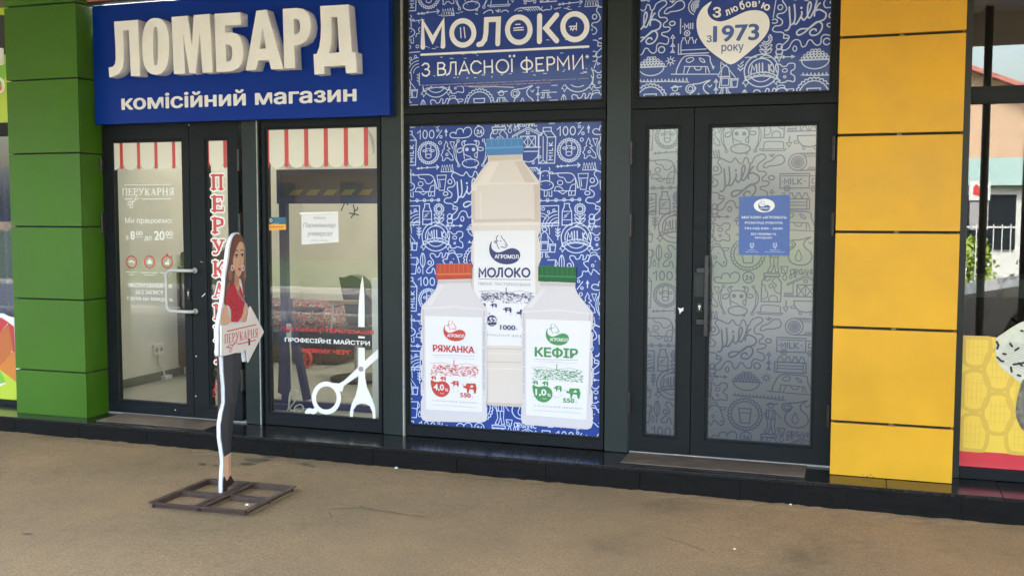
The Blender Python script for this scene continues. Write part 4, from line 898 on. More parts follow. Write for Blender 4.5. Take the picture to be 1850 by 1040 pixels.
b = MB(); xm = (x0+x1)/2+.12; b.cyl((xm, YC-.26, ZP+.03), .04, z0-.08-ZP-.03, 'steel'); b.cyl((xm, YC-.26, ZP+.001), .26, .03, 'darkmetal', n=24); obj('pedestal', b, ch)
# white trolley at the right edge of the window
YW = .42; x0 = onY(671.5, 600, YW)[0]; zt4 = onY(675, 502, YW)[1]
wt = thing('white_cabinet', 'tall narrow white cabinet at the right edge of the salon window', 'cabinet')
b = MB(); b.box(x0, x0+.45, YW, YW+.4, ZP+.02, zt4, 'whitepl'); obj('carcass', b, wt, bevel=.006); b = MB(); b.box(x0+.02, x0+.43, YW-.016, YW-.001, ZP+.04, zt4-.09, 'whitepl'); obj('cabinet_door', b, wt, bevel=.004)
b = MB(); b.box(x0+.02, x0+.43, YW-.016, YW-.001, zt4-.08, zt4-.01, 'whitepl'); obj('drawer_front', b, wt, bevel=.004)

# ------------------------------------------------------------------ the pawnshop sign
YS0 = -.10
sgn = thing('pawnshop_sign', 'blue pawnshop sign with thick cream letters above the hair salon', 'sign')
sx0 = onY(169, 120, YS0)[0]; sx1 = onY(703.7, 209, YS0)[0]
boxobj('sign_board', (sx0, sx1, YS0, -.034, 2.162, 3.035), 'sign', sgn, .003)
ZA = zo(0, 0, 3.9255); ZB = zo(300, 0, 3.9255)
YF = YS0-.092
def raised(name, outer, holes, Z, parent, smooth_=False):
    cu = bpy.data.curves.new(name, 'CURVE'); cu.dimensions = '2D'; cu.fill_mode = 'BOTH'; cu.extrude = .045; cu.bevel_depth = .0015; cu.resolution_u = 2; cu.offset = -.0015
    for pts in [outer]+holes:
        q = [onY(*p, YF) for p in Z(pts)]
        sp = cu.splines.new('POLY'); sp.points.add(len(q)-1); sp.use_cyclic_u = True
        for i, (x, z) in enumerate(q): sp.points[i].co = (x, z, 0, 1)
    o = bpy.data.objects.new(name, cu); COL.objects.link(o); dg = bpy.context.evaluated_depsgraph_get()
    me = bpy.data.meshes.new_from_object(o.evaluated_get(dg)); bpy.data.objects.remove(o)
    me.transform(Matrix.Rotation(PI/2, 4, 'X')); me.transform(Matrix.Translation((0, YS0-.046, 0))); me.materials.clear(); me.materials.append(M['letter'])
    return link(name, me, parent)
def rnd_(cx, cy, rx, ry, n=28, p=2.6): return [(cx+rx*math.copysign(abs(math.cos(2*PI*i/n))**(2/p), math.cos(2*PI*i/n)), cy+ry*math.copysign(abs(math.sin(2*PI*i/n))**(2/p), math.sin(2*PI*i/n))) for i in range(n)]
raised('letter', [(808, 155), (978, 142), (991, 538), (928, 541), (913, 214), (872, 219), (876, 330), (876, 430), (868, 485), (845, 520), (815, 540), (775, 550), (770, 480), (800, 474), (815, 455), (820, 420), (818, 330)], [], ZA, sgn)
raised('letter', rnd_(1103, 330, 96, 201, 30, 2.5), [rnd_(1102, 328, 17, 138, 16, 3)], ZA, sgn)
raised('letter', [(38, 122), (153, 113), (184, 330), (194, 109), (308, 100), (330, 513), (258, 518), (238, 232), (211, 519), (165, 521), (120, 238), (134, 523), (55, 527)], [], ZB, sgn)
raised('letter', [(342, 100), (526, 88), (528, 176), (418, 184), (420, 234), (460, 230), (500, 240), (528, 268), (542, 320), (547, 390), (538, 445), (515, 482), (475, 503), (430, 509), (356, 513)], [[(422, 318), (448, 319), (462, 332), (468, 360), (469, 395), (461, 425), (448, 437), (426, 439)]], ZB, sgn)
raised('letter', [(640, 78), (712, 70), (832, 489), (745, 493), (728, 427), (655, 431), (637, 497), (565, 501)], [[(682, 200), (708, 346), (662, 350)]], ZB, sgn)
raised('letter', [(827, 65), (925, 58), (970, 64), (1003, 88), (1021, 130), (1027, 190), (1018, 245), (995, 288), (955, 314), (908, 324), (915, 485), (838, 488)], [[(903, 137), (925, 135), (942, 145), (950, 175), (948, 215), (936, 240), (908, 248)]], ZB, sgn)
raised('letter', [(1092, 45), (1294, 33), (1318, 371), (1346, 370), (1352, 515), (1276, 521), (1270, 465), (1120, 473), (1124, 524), (1052, 530), (1045, 386), (1068, 383), (1086, 335), (1096, 260), (1098, 180)], [[(1170, 124), (1213, 120), (1228, 372), (1155, 379), (1168, 320), (1174, 220)]], ZB, sgn)
b = MB(); TS = Pl('Y', YS0); (a1, c1_), (a2, c2_) = onY(220, 198.7, YS0), onY(644.5, 184.5, YS0); zt_ = onY(432, 163, YS0)[1]; zb = (c1_+c2_)/2
text(b, TS, 'комісійний магазин', (a1, zb, a2, zt_+.004), .0015, 'print_white', .030, res=3); obj('small_lettering', b, sgn)
# strip of another sign above
b = MB(); xl = onY(151, 0, -.12)[0]; b.box(xl, -3.2, -.13, -.05, 3.062, 3.5, 'capo2'); ps_ = obj('upper_sign', b, label='pale red sign strip running along the top above the blue sign', category='sign')
M['pink'] = mat('pale_pink_panel', (.62, .22, .20), .35, coat=.4); ps_.data.materials[0] = M['pink']
b = MB(); b.box(xl-.05, xl-.001, -.14, -.05, 3.05, 3.5, 'red'); obj('end_cap', b, ps_); b = MB(); b.box(xl, -3.2, -.128, -.06, 3.047, 3.061, 'gasket'); obj('lower_trim', b, ps_)

# ------------------------------------------------------------------ clad pillars
def zat(px, py, Y): return onY(px, py, Y)[1]
gp = thing('green_pillar', 'bright green metal clad pillar on the left beside the salon door', 'pillar')
GX0, GX1, GYF = -6.165, -5.503, -.25
boxobj('core', (GX0+.02, GX1-.02, GYF+.03, .05, ZP, ZT), 'joint', gp)
gj = [ZP-.005]+[zat(158, 674, GYF), zat(154, 542, GYF), zat(150, 411, GYF), zat(145, 274, GYF), zat(141, 138.5, GYF), zat(137, 4, GYF)]
step = (gj[-1]-gj[1])/5; gj = [gj[0]]+[gj[1]+step*i for i in range(7)]
for a, c in zip(gj, gj[1:]):
    lo, hi = a+.0055, c-.0055
    b = MB(); b.add([(GX0, GYF, lo), (GX1, GYF, lo), (GX1, GYF, hi), (GX0, GYF, hi), (GX0, GYF+.022, lo), (GX1, GYF+.022, lo), (GX1, GYF+.022, hi), (GX0, GYF+.022, hi)], [(0, 1, 2, 3), (1, 5, 6, 2), (0, 3, 7, 4), (3, 2, 6, 7), (0, 4, 5, 1), (4, 7, 6, 5)], 'green'); obj('front_panel', b, gp, bevel=.0025)
    b = MB(); b.box(GX1-.02, GX1-.0005, GYF+.0225, -.005, lo, hi, 'green'); obj('side_panel', b, gp, bevel=.002)
    b = MB(); b.box(GX0+.0005, GX0+.02, GYF+.0225, -.005, lo, hi, 'green'); obj('side_panel', b, gp, bevel=.002)
yp = thing('yellow_pillar', 'wide yellow metal clad pillar right of the dairy door', 'pillar')
YX0, YX1, YYF = -.163, .505, -.18
boxobj('core', (YX0+.012, YX1-.012, YYF+.03, .05, ZP, ZT), 'joint', yp)
yj = [zat(1610, 864, YYF)-.004, zat(1610, 767, YYF), zat(1615, 595, YYF), zat(1620, 421.5, YYF), zat(1625, 245, YYF), zat(1632, 62.5, YYF)]
step = (yj[-1]-yj[1])/4; yj = [yj[0]]+[yj[1]+step*i for i in range(6)]
for k, (a, c) in enumerate(zip(yj, yj[1:])):
    lo, hi = a+.0075, c-.0075
    if k == 0: lo = a+.002
    b = MB(); b.box(YX0, YX1, YYF, YYF+.024, lo, hi, 'yellow'); obj('front_panel', b, yp, bevel=.003)
    for x0, x1 in ((YX0+.0005, YX0+.02), (YX1-.02, YX1-.0005)): b = MB(); b.box(x0, x1, YYF+.0245, .0, lo, hi, 'yellow'); obj('side_panel', b, yp, bevel=.002)
    for x in (YX0+.035, (YX0+YX1)/2, YX1-.045):
        b = MB(); b.box(x-.013, x+.013, YYF+.012, YYF+.028, c-.007, c+.007, 'joint' if x != (YX0+YX1)/2 else 'bracket'); obj('bracket', b, yp)
b = MB()
for px, py in ((1560, 857), (1567, 859), (1573, 857), (1563, 862), (1578, 861)):
    q = onY(px, py, YYF); b.disc(Pl('Y', YYF), q, .003+.002*((px*7) % 3)/2, .0006, 'joint', 7)
obj('scuff_mark', b, yp, kind='stuff')

# ------------------------------------------------------------------ dairy shopfront
dairy = thing('dairy_shop', 'dark framed dairy shopfront with blue milk posters and a frosted double door', 'shopfront')
Pg = rect(738, 228, 1085.3, 790)
Pg = (onY(739.3, 500)[0], Pg[1], onY(1085.3, 500)[0], Pg[3])
xm0 = onY(729.5, 500)[0]; xm1 = onY(1093, 500)[0]
wf1 = framed('window_frame', (xm0, ZP+.004, xm1, Pg[3]+.075), Pg, dairy, bead=.010)
Ug = (Pg[0], (onY(736, 191.4)[1]+onY(1090, 181)[1])/2, Pg[2], 3.2)
wf2 = framed('window_frame', (xm0, Pg[3]+.078, xm1, 3.26), Ug, dairy, bead=.010)
post(1094, 1137, 500, dairy, z1=3.2); boxobj('sealant_line', (onY(1137.5, 500, -.03)[0], onY(1139, 500, -.03)[0], -.02, .05, ZP, 3.2), 'gasket', dairy)
xd0 = onY(1139, 600)[0]; xd1 = onY(1508.5, 500)[0]
Hg = (onY(1154.5, 100)[0], (onY(1153.7, 177.3)[1]+onY(1499.6, 163)[1])/2, onY(1500.5, 100)[0], 3.2)
zdt = (onY(1140, 200)[1]+onY(1510, 186)[1])/2
wf3 = framed('window_frame', (xd0, zdt+.004, xd1, 3.26), Hg, dairy, bead=.010)
xs = onY(1251.5, 500)[0]
Ag = rect(1170, 233, 1219.5, 786); Ag = (Ag[0], Ag[1], onY(1222.5, 500)[0], Ag[3]); Bg = rect(1287, 229.8, 1464.6, 806); Bg = (onY(1281.5, 500)[0], Bg[1], onY(1470.5, 500)[0], Bg[3])
zz = ((Ag[1]+Bg[1])/2, (Ag[3]+Bg[3])/2); Ag = (onY(1168.7, 500)[0], zz[0], Ag[2], zz[1]); Bg = (Bg[0], zz[0], Bg[2], zz[1])
zdb = -.022
dA = framed('door_leaf', (xd0, zdb, xs-.003, zdt), Ag, dairy); dB = framed('door_leaf', (xs+.001, zdb, xd1, zdt), Bg, dairy)
boxobj('door_sill', (xd0, xd1, -.018, .05, ZP+.001, zdb-.001), 'seam', dairy, .002)
boxobj('door_jamb', (xd1+.002, YX0+.01, -.005, .06, ZP, 3.26), 'frame', dairy)
pane('frosted_pane', Ag, dA, 'frost'); pane('frosted_pane', Bg, dB, 'frost')
GG = Pl('Y', GY)
for g, lf, ox in ((Bg, dB, 1222.5), (Ag, dA, 1181)):
    b = MB(); oz = onY(1222, 490.4, GY)[1] if lf is dB else onY(1190, 487, GY)[1]
    doodles(b, GG, (onY(ox, 490, GY)[0], oz), grow(g, -.005), .0012, 'frostline', w=.0062); obj('line_drawings', b, lf)
for a in ((1140.5, 256, 298), (1139.5, 386, 427), (1136.5, 706, 746)): hinge(*a, dA)
for a in ((1508.5, 246, 290), (1506.5, 384, 426), (1497.5, 730, 770)): hinge(*a, dB)
# long pull handle and lock of the dairy door
hx = onY(1276, 530, -.075)[0]; hz1 = onY(1278, 461, -.075)[1]; hz0 = onY(1275, 607, -.075)[1]; hl_ = onY(1263, 530, -.03)[0]
b = MB(); b.box(hx-.012, hx+.012, -.088, -.066, hz0, hz1, 'darkmetal')
for py in (487, 580): z = onY(1268, py, -.05)[1]; b.box(hl_-.012, hx+.012, -.0655, -.045, z-.022, z+.012, 'darkmetal'); b.box(hl_-.012, hl_+.014, -.045, -.0125, z-.016, z+.008, 'darkmetal')
obj('door_handle', b, dB, bevel=.004)
b = MB(); x, z = onY(1264, 555, -.013); b.box(x-.013, x+.013, -.021, -.0125, z-.027, z+.027, 'black'); b.cyl((x, -.025, z+.006), .008, .005, 'steel', 'Y', 12); b.box(x-.003, x+.003, -.025, -.021, z-.014, z+.002, 'steel'); obj('lock', b, dB)
b = MB(); b.box(onY(1255, 500)[0], onY(1272, 500)[0], -.0145, -.0125, onY(1262, 535)[1], onY(1262, 492)[1], 'post'); obj('lock_plate', b, dB)
b = MB(); q = onY(1231, 560, -.0125); b.poly(Pl('Y', -.0125), [(q[0]-.022, q[1]+.016), (q[0]-.005, q[1]+.010), (q[0]+.014, q[1]+.017), (q[0]+.012, q[1]-.002), (q[0]-.002, q[1]-.012), (q[0]-.010, q[1]-.026), (q[0]-.014, q[1]-.004)], .0008, 'paper'); obj('paint_chip', b, dA)
# blue schedule sheet
ZD = zo(1130, 200, 3.25)
nt_ = MB(); GN = Pl('Y', GY); nt_.prism(GN, [onY(*p, GY) for p in ZD([(668, 505), (966, 495), (962, 851), (665, 845)])], .0025, .004, 'notice')
sch = obj('opening_hours_notice', nt_, label='blue opening hours sheet stuck on the frosted dairy door', category='notice')
b = MB(); dr = lambda x0, y0, x1, y1: zr(ZD, x0, y0, x1, y1)
for s_, r_, bo in (('МАГАЗИН «АГРОМОЛ»', (684, 618, 948, 634), .03), ('РОЗКЛАД РОБОТИ:', (702, 651, 925, 667), .03), ('ПН-НД 8:00 - 20:00', (702, 684, 923, 700), .03), ('БЕЗ ПЕРЕРВИ ТА', (738, 717, 886, 731), .03), ('ВИХІДНИХ', (762, 740, 863, 753), .03), ('Дзвоніть', (722, 814, 764, 821), .01), ('Наша гаряча лінія', (705, 825, 782, 832), .01), ('Відгуки та', (850, 814, 905, 821), .01), ('пропозиції залишайте тут', (817, 825, 935, 832), .01)):
    text(b, GN, s_, dr(*r_), .0045, 'notice2', bo)
def logo(mb, T, conv, col, off, paper, Y):
    f = lambda pts: [onY(*conv(*p), Y) for p in pts]
    mb.poly(T, f(smooth([(205, 182), (182, 225), (180, 285), (205, 340), (255, 382), (320, 401), (385, 398), (440, 375), (468, 330), (466, 290), (440, 262), (395, 250), (350, 260), (300, 282), (255, 290), (215, 268), (198, 232)], True, 3)), off, col)
    w1 = abs(f([(0, 0), (6.5, 0)])[1][0]-f([(0, 0), (6.5, 0)])[0][0])
    for p in ([(262, 130), (245, 150), (248, 172), (262, 185)], [(292, 135), (300, 158)], [(225, 188), (245, 180), (240, 200), (228, 200)], [(300, 158), (320, 175), (338, 205), (348, 222), (338, 242), (318, 246), (300, 236), (290, 240)], [(250, 190), (252, 215), (265, 245), (272, 255)], [(280, 182), (290, 184)], [(325, 222), (334, 220)]): mb.stroke(T, f(p), w1, off+.0004, col)
    (a, b_), (c, d) = f([(230, 347), (455, 312)]); text(mb, T, 'АГРОМОЛ', (a, b_, c, d), off+.001, paper, .035)
c0 = onY(*ZD([(815, 557)])[0], GY); r1 = onY(*ZD([(877, 557)])[0], GY)[0]-c0[0]
b.poly(GN, ell(*c0, r1, r1*.66, 24), .0046, 'print_white'); logo(b, GN, lambda x, y: (1380.8+(x-322)/13.5, 371.5+(y-265)/13.5), 'notice', .005, 'print_white', GY)
for cx in (743, 878):
    for p in ([(cx-8, 775), (cx-11, 795), (cx, 808), (cx+11, 795), (cx+8, 775)], [(cx, 778), (cx, 800)]): b.stroke(GN, [onY(*q_, GY) for q_ in ZD(p)], .003, .0046, 'notice2')
obj('printed_text', b, sch)

# ---- posters
def poster_pane(name, g, parent, label=None):
    b = MB(); b.box(g[0]-.004, g[2]+.004, GY, GY+.01, g[1]-.004, g[3]+.004, 'poster'); return obj(name, b, parent)
poster_pane('poster_sheet', Pg, wf1); poster_pane('poster_sheet', Ug, wf2); poster_pane('poster_sheet', Hg, wf3)
def inpoly(x, y, P_):
    r_ = False; j = len(P_)-1
    for i in range(len(P_)):
        if (P_[i][1] > y) != (P_[j][1] > y) and x < (P_[j][0]-P_[i][0])*(y-P_[i][1])/(P_[j][1]-P_[i][1])+P_[i][0]: r_ = not r_
        j = i
    return r_
b = MB(); doodles(b, GG, onY(755, 233.5, GY), grow(Pg, -.004), .0010, 'line'); obj('line_drawings', b, wf1)
# bottles
Zb = zo(730, 210, 3.586); Zc = zo(730, 470, 3.151); Zl = zo(850, 400, 5.2)
FY = lambda Z, pts, sm=False, c=True: [onY(*p, GY) for p in Z(smooth(pts, c, 3) if sm else pts)]
big = MB()
O = lambda k: .003+k*.0007
def bp(mb, Z, pts, k, m, sm=False): mb.poly(GG, FY(Z, pts, sm), O(k), m)
ribs = [(852, 405), (852, 418), (856, 428), (852, 445), (851, 470), (855, 480), (851, 490), (851, 520), (855, 532), (852, 545), (852, 600), (856, 612), (853, 625), (853, 655), (857, 664), (853, 675), (853, 715), (860, 731)]
I_ = lambda p: p
left = [(882, 280), (882, 292), (868, 310), (852, 334)]+ribs; right = [(976-(x-852)+.6, y-1.5) for x, y in reversed(ribs)]+[(976, 330), (960, 308), (945, 291), (944, 276)]
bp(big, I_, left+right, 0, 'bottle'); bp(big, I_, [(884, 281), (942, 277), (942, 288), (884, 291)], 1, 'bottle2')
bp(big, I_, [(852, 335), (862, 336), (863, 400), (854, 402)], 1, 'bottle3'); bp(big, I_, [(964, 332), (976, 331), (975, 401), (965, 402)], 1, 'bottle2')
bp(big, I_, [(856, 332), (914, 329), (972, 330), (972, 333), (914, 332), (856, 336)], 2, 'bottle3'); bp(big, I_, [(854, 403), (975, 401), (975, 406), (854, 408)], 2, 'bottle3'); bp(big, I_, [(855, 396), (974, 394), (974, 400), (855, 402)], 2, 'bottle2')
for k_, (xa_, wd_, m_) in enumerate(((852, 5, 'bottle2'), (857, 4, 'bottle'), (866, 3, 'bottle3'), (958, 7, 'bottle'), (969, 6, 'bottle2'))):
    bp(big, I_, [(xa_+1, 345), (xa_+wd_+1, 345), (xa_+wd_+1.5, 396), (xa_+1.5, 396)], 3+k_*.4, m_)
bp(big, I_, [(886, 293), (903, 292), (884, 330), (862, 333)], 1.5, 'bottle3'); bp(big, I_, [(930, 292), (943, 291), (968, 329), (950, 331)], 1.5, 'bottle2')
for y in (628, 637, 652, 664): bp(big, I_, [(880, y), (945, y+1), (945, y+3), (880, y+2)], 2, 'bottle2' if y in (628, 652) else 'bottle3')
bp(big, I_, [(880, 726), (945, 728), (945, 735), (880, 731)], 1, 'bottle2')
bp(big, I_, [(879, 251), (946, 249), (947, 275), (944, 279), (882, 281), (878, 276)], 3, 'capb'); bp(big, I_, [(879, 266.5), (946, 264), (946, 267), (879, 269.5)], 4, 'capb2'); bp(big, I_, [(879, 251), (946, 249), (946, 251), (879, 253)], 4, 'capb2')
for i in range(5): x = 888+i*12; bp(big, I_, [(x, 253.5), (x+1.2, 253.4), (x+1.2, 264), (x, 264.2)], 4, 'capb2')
bp(big, Zl, [(36, 88), (612, 84), (612, 1165), (34, 1160)], 3, 'label')
logo(big, GG, lambda x, y: (850+x/5.2, 400+y/5.2), 'navy', O(4), 'label', GY)
def word(mb, Z, s_, x0, y0, x1, y1, m, k=4, bold=.02): text(mb, GG, s_, zr(Z, x0, y0, x1, y1), O(k)+.0004, m, bold)
def gword(mb, Z, s_, cells, wpx, m, k=5):                # geometric sans capitals drawn with strokes; cells = list of centre lines
    for p, c, sm in cells: mb.stroke(GG, FY(Z, p, sm, c), wpx, O(k), m, c)
def moloko(x0, y0, x1, y1):
    W = x1-x0; f = lambda a, v: (x0+a*W, y1-(y1-y0)*v); g = []
    o = lambda c, r: g.append(([f(c+r*math.cos(t*PI/9), .5+.5*math.sin(t*PI/9)) for t in range(18)], True, False))
    g.append(([f(0, 0), f(0, 1), f(.061, .35), f(.122, 1), f(.122, 0)], False, False)); o(.242, .073)
    g.append(([f(.452, 0), f(.452, 1), f(.390, 1), f(.385, .45), f(.37, .12), f(.335, 0)], False, False)); o(.583, .073)
    g.append(([f(.705, 0), f(.705, 1)], False, False)); g.append(([f(.80, 1), f(.735, .5), f(.805, 0)], False, False)); o(.923, .073)
    return g
gword(big, Zl, '', moloko(86, 440, 560, 518), .0125, 'navy', 5)
hl(big, Zl, 78, 540, 570, 546, .003, 'navy', O(5)); word(big, Zl, 'ПИТНЕ  ПАСТЕРИЗОВАНЕ', 78, 568, 568, 608, 'ink', 5, 0)
def scenery(mb, f, col, seed):                           # hills, houses and cows in quick ink marks; f maps 0..1 x 0..1
    r_ = random.Random(seed)
    mb.stroke(GG, [f(0, .95), f(.25, .99), f(.5, .93), f(.75, 1), f(1, .93)], .002, O(5), col)
    mb.stroke(GG, [f(.5, .93), f(.5, 1.08)], .006, O(5), col)
    for i in range(330):
        a = r_.random(); v = .60+.32*r_.random()**.8; 
        if abs(a-.5) > .5-.12*(v-.6): continue
        l = r_.uniform(.01, .045); mb.stroke(GG, [f(a, v), f(a+l, v+r_.uniform(-.03, .03))], r_.uniform(.002, .0048), O(5)+r_.random()*.0005, col, cap=False)
    for cx, cy, s_ in ((.08, .50, .10), (.28, .49, .11), (.53, .36, .14), (.84, .24, .24)):
        mb.poly(GG, [f(cx-s_*.5, cy+.03), f(cx-s_*.35, cy+s_*.7), f(cx+s_*.4, cy+s_*.75), f(cx+s_*.5, cy+s_*.2), f(cx+s_*.42, cy-s_*.5), f(cx+s_*.3, cy-s_*.5), f(cx+s_*.2, cy), f(cx-s_*.1, cy), f(cx-s_*.2, cy-s_*.5), f(cx-s_*.3, cy-s_*.5), f(cx-s_*.32, cy)], O(5), col)
        mb.poly(GG, [f(cx-s_*.1, cy+s_*.2), f(cx+s_*.1, cy+s_*.55), f(cx+s_*.25, cy+s_*.3)], O(6), 'label')
        mb.disc(GG, f(cx-s_*.55, cy+s_*.25), s_*.035, O(5), col, 8)
    for i in range(16): a = r_.random(); v = r_.uniform(.08, .4); mb.stroke(GG, [f(a, v), f(a+.05, v+.004)], .0016, O(5), col, cap=False)
def bil(Z, x0, y0, x1, y1): 
    u0, v0, u1, v1 = zr(Z, x0, y0, x1, y1); return lambda a, v: (u0+(u1-u0)*a, v0+(v1-v0)*v)
scenery(big, bil(Zl, 80, 640, 600, 950), 'navy', 1)
c = FY(Zl, [(205, 930)])[0]; big.disc(GG, c, .038, O(6), 'navy', 20); word(big, Zl, '2,5%', 130, 895, 262, 955, 'label', 7, .02); word(big, Zl, 'жиру', 190, 965, 238, 978, 'label', 7, .0)
word(big, Zl, '1000', 282, 968, 424, 1020, 'navy', 5, .02); word(big, Zl, 'г', 435, 1005, 450, 1022, 'ink', 5, 0)
word(big, Zc, 'З ВЛАСНОЇ ФЕРМИ', 425, 412, 730, 440, 'ink', 5, 0); word(big, Zc, 'Харківський молочний комбінат', 430, 450, 725, 463, 'navy', 5, .0)
obj('milk_bottle_print', big, wf1)
def small_bottle(outl, neck, cap, capcols, label_pts, col, word_s, wbox, pct, seedn, shoulder, logo_o, logo_s, nm):
    mb = MB(); K = 8
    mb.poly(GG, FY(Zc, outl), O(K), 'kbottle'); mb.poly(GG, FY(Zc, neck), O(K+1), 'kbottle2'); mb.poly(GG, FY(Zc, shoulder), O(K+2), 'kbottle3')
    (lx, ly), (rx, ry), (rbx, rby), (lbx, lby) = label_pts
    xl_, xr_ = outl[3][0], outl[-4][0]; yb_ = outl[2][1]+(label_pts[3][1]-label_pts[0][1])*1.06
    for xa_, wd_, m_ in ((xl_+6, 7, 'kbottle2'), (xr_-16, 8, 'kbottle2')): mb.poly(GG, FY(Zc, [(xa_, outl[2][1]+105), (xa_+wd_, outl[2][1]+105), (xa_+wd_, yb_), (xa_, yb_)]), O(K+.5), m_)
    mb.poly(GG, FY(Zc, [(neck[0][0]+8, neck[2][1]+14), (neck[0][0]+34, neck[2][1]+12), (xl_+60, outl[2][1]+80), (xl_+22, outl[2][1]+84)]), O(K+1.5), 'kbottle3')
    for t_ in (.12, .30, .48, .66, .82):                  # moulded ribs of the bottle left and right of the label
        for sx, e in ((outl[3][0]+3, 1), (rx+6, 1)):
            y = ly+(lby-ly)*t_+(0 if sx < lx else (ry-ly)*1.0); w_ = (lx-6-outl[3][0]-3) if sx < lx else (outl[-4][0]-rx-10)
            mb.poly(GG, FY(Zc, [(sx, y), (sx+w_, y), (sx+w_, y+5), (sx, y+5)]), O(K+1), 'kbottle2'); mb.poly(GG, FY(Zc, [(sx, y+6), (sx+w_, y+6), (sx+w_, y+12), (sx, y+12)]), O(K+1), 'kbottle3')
    mb.poly(GG, FY(Zc, cap), O(K+3), capcols[0]); x0, y0 = cap[0]; x1, y1 = cap[1]; hgt = cap[3][1]-cap[0][1]
    mb.poly(GG, FY(Zc, [(x0+2, y0+hgt*.60), (x1-2, y1+hgt*.60), (x1-2, y1+hgt*.72), (x0+2, y0+hgt*.72)]), O(K+4), capcols[1])
    mb.poly(GG, FY(Zc, [(x0+4, y0), (x1-4, y1), (x1-4, y1+3), (x0+4, y0+3)]), O(K+4), capcols[1])
    for i in range(7): x = x0+(x1-x0)*(.1+.13*i); y = y0+(y1-y0)*(.1+.13*i); mb.poly(GG, FY(Zc, [(x, y+8), (x+3, y+8), (x+3, y+hgt*.55), (x, y+hgt*.55)]), O(K+4), capcols[1])
    mb.poly(GG, FY(Zc, label_pts), O(K+3), 'label')
    logo(mb, GG, lambda x, y: (730+(logo_o[0]+(x-175)*logo_s)/3.151, 470+(logo_o[1]+(y-125)*logo_s)/3.151), col, O(K+4), 'label', GY)
    text(mb, GG, word_s, zr(Zc, *wbox), O(K+5), col, .035)
    dx, dy = wbox[0]-168, wbox[1]-478
    sc = (wbox[2]-wbox[0])/236
    X = lambda x: wbox[0]+(x-168)*sc; Yy = lambda y: label_pts[0][1]+(y-315)*(label_pts[3][1]-label_pts[0][1])/531
    hl(mb, Zc, X(168), Yy(537), X(404), Yy(543), .0025, 'gray', O(K+5)); text(mb, GG, 'З НАТУРАЛЬНОГО МОЛОКА', zr(Zc, X(168), Yy(546), X(404), Yy(562)), O(K+5), 'gray', .0)
    u0, v0, u1, v1 = zr(Zc, X(150), Yy(575), X(428), Yy(780)); f = lambda a, v: (u0+(u1-u0)*a, v0+(v1-v0)*v)
    n0 = len(mb.v); scenery(mb, f, col, seedn)
    for i in range(n0, len(mb.v)): v_ = mb.v[i]; mb.v[i] = (v_[0], v_[1]-K*.0007, v_[2])
    mb.poly(GG, FY(Zc, smooth([(X(156), Yy(680)), (X(185), Yy(690)), (X(232), Yy(686)), (X(262), Yy(712)), (X(260), Yy(750)), (X(228), Yy(775)), (X(190), Yy(768)), (X(164), Yy(735))], True, 3)), O(K+5), col)
    text(mb, GG, pct, zr(Zc, X(172), Yy(700), X(232), Yy(744)), O(K+6), 'label', .03); text(mb, GG, '%', zr(Zc, X(236), Yy(726), X(256), Yy(744)), O(K+6), 'label', .02); text(mb, GG, 'жиру', zr(Zc, X(208), Yy(752), X(234), Yy(760)), O(K+6), 'label', .0)
    text(mb, GG, '550', zr(Zc, X(322), Yy(751), X(384), Yy(780)), O(K+5), col, .03); text(mb, GG, 'г', zr(Zc, X(392), Yy(773), X(400), Yy(784)), O(K+5), 'gray', 0)
    text(mb, GG, 'З ВЛАСНОЇ ФЕРМИ*', zr(Zc, X(160), Yy(788), X(428), Yy(815)), O(K+5), 'gray', .0); text(mb, GG, 'ХАРКІВСЬКИЙ МОЛОЧНИЙ КОМБІНАТ', zr(Zc, X(160), Yy(820), X(420), Yy(834)), O(K+5), col, .01)
    return obj(nm, mb, wf1)
def wavy(x, y0, y1, s_): 
    n = 5; out = []
    for i in range(n):
        a = y0+(y1-y0)*i/n; d = (y1-y0)/n
        out += [(x, a), (x, a+d*.62), (x+s_*9, a+d*.74), (x+s_*9, a+d*.86)]
    return out+[(x, y1)]
o1 = [(195, 108), (193, 140), (178, 172), (103, 262)]+wavy(98, 300, 800, 1)+[(98, 885), (108, 906), (130, 915), (440, 921), (466, 914), (476, 895)]+wavy(476, 300, 830, -1)[::-1]+[(476, 300), (470, 272), (400, 175), (386, 140), (385, 105)]
small_bottle(o1, [(196, 112), (384, 110), (384, 128), (196, 132)], [(187, 20), (390, 17), (389, 105), (187, 110)], ('capo', 'capo2'), [(123, 315), (448, 325), (448, 862), (128, 846)], 'pred', 'РЯЖАНКА', (168, 478, 404, 528), '4,0', 2, [(108, 268), (290, 258), (468, 276), (468, 284), (290, 268), (106, 278)], (226, 340), .43, 'ryazhanka_bottle_print')
o2 = [(774, 122), (774, 150), (760, 185), (674, 282)]+wavy(670, 310, 830, 1)+[(668, 905), (676, 925), (695, 934), (1045, 960), (1066, 952), (1076, 930)]+wavy(1076, 320, 850, -1)[::-1]+[(1080, 310), (1072, 290), (990, 190), (976, 155), (978, 124)]
small_bottle(o2, [(776, 126), (978, 130), (976, 150), (776, 144)], [(766, 32), (984, 38), (982, 128), (766, 118)], ('capg', 'capg2'), [(697, 333), (1067, 345), (1040, 905), (697, 878)], 'pgreen', 'КЕФІР', (747, 488, 993, 560), '1,0', 3, [(678, 288), (880, 278), (1072, 300), (1072, 308), (880, 288), (676, 298)], (808, 358), .45, 'kefir_bottle_print')

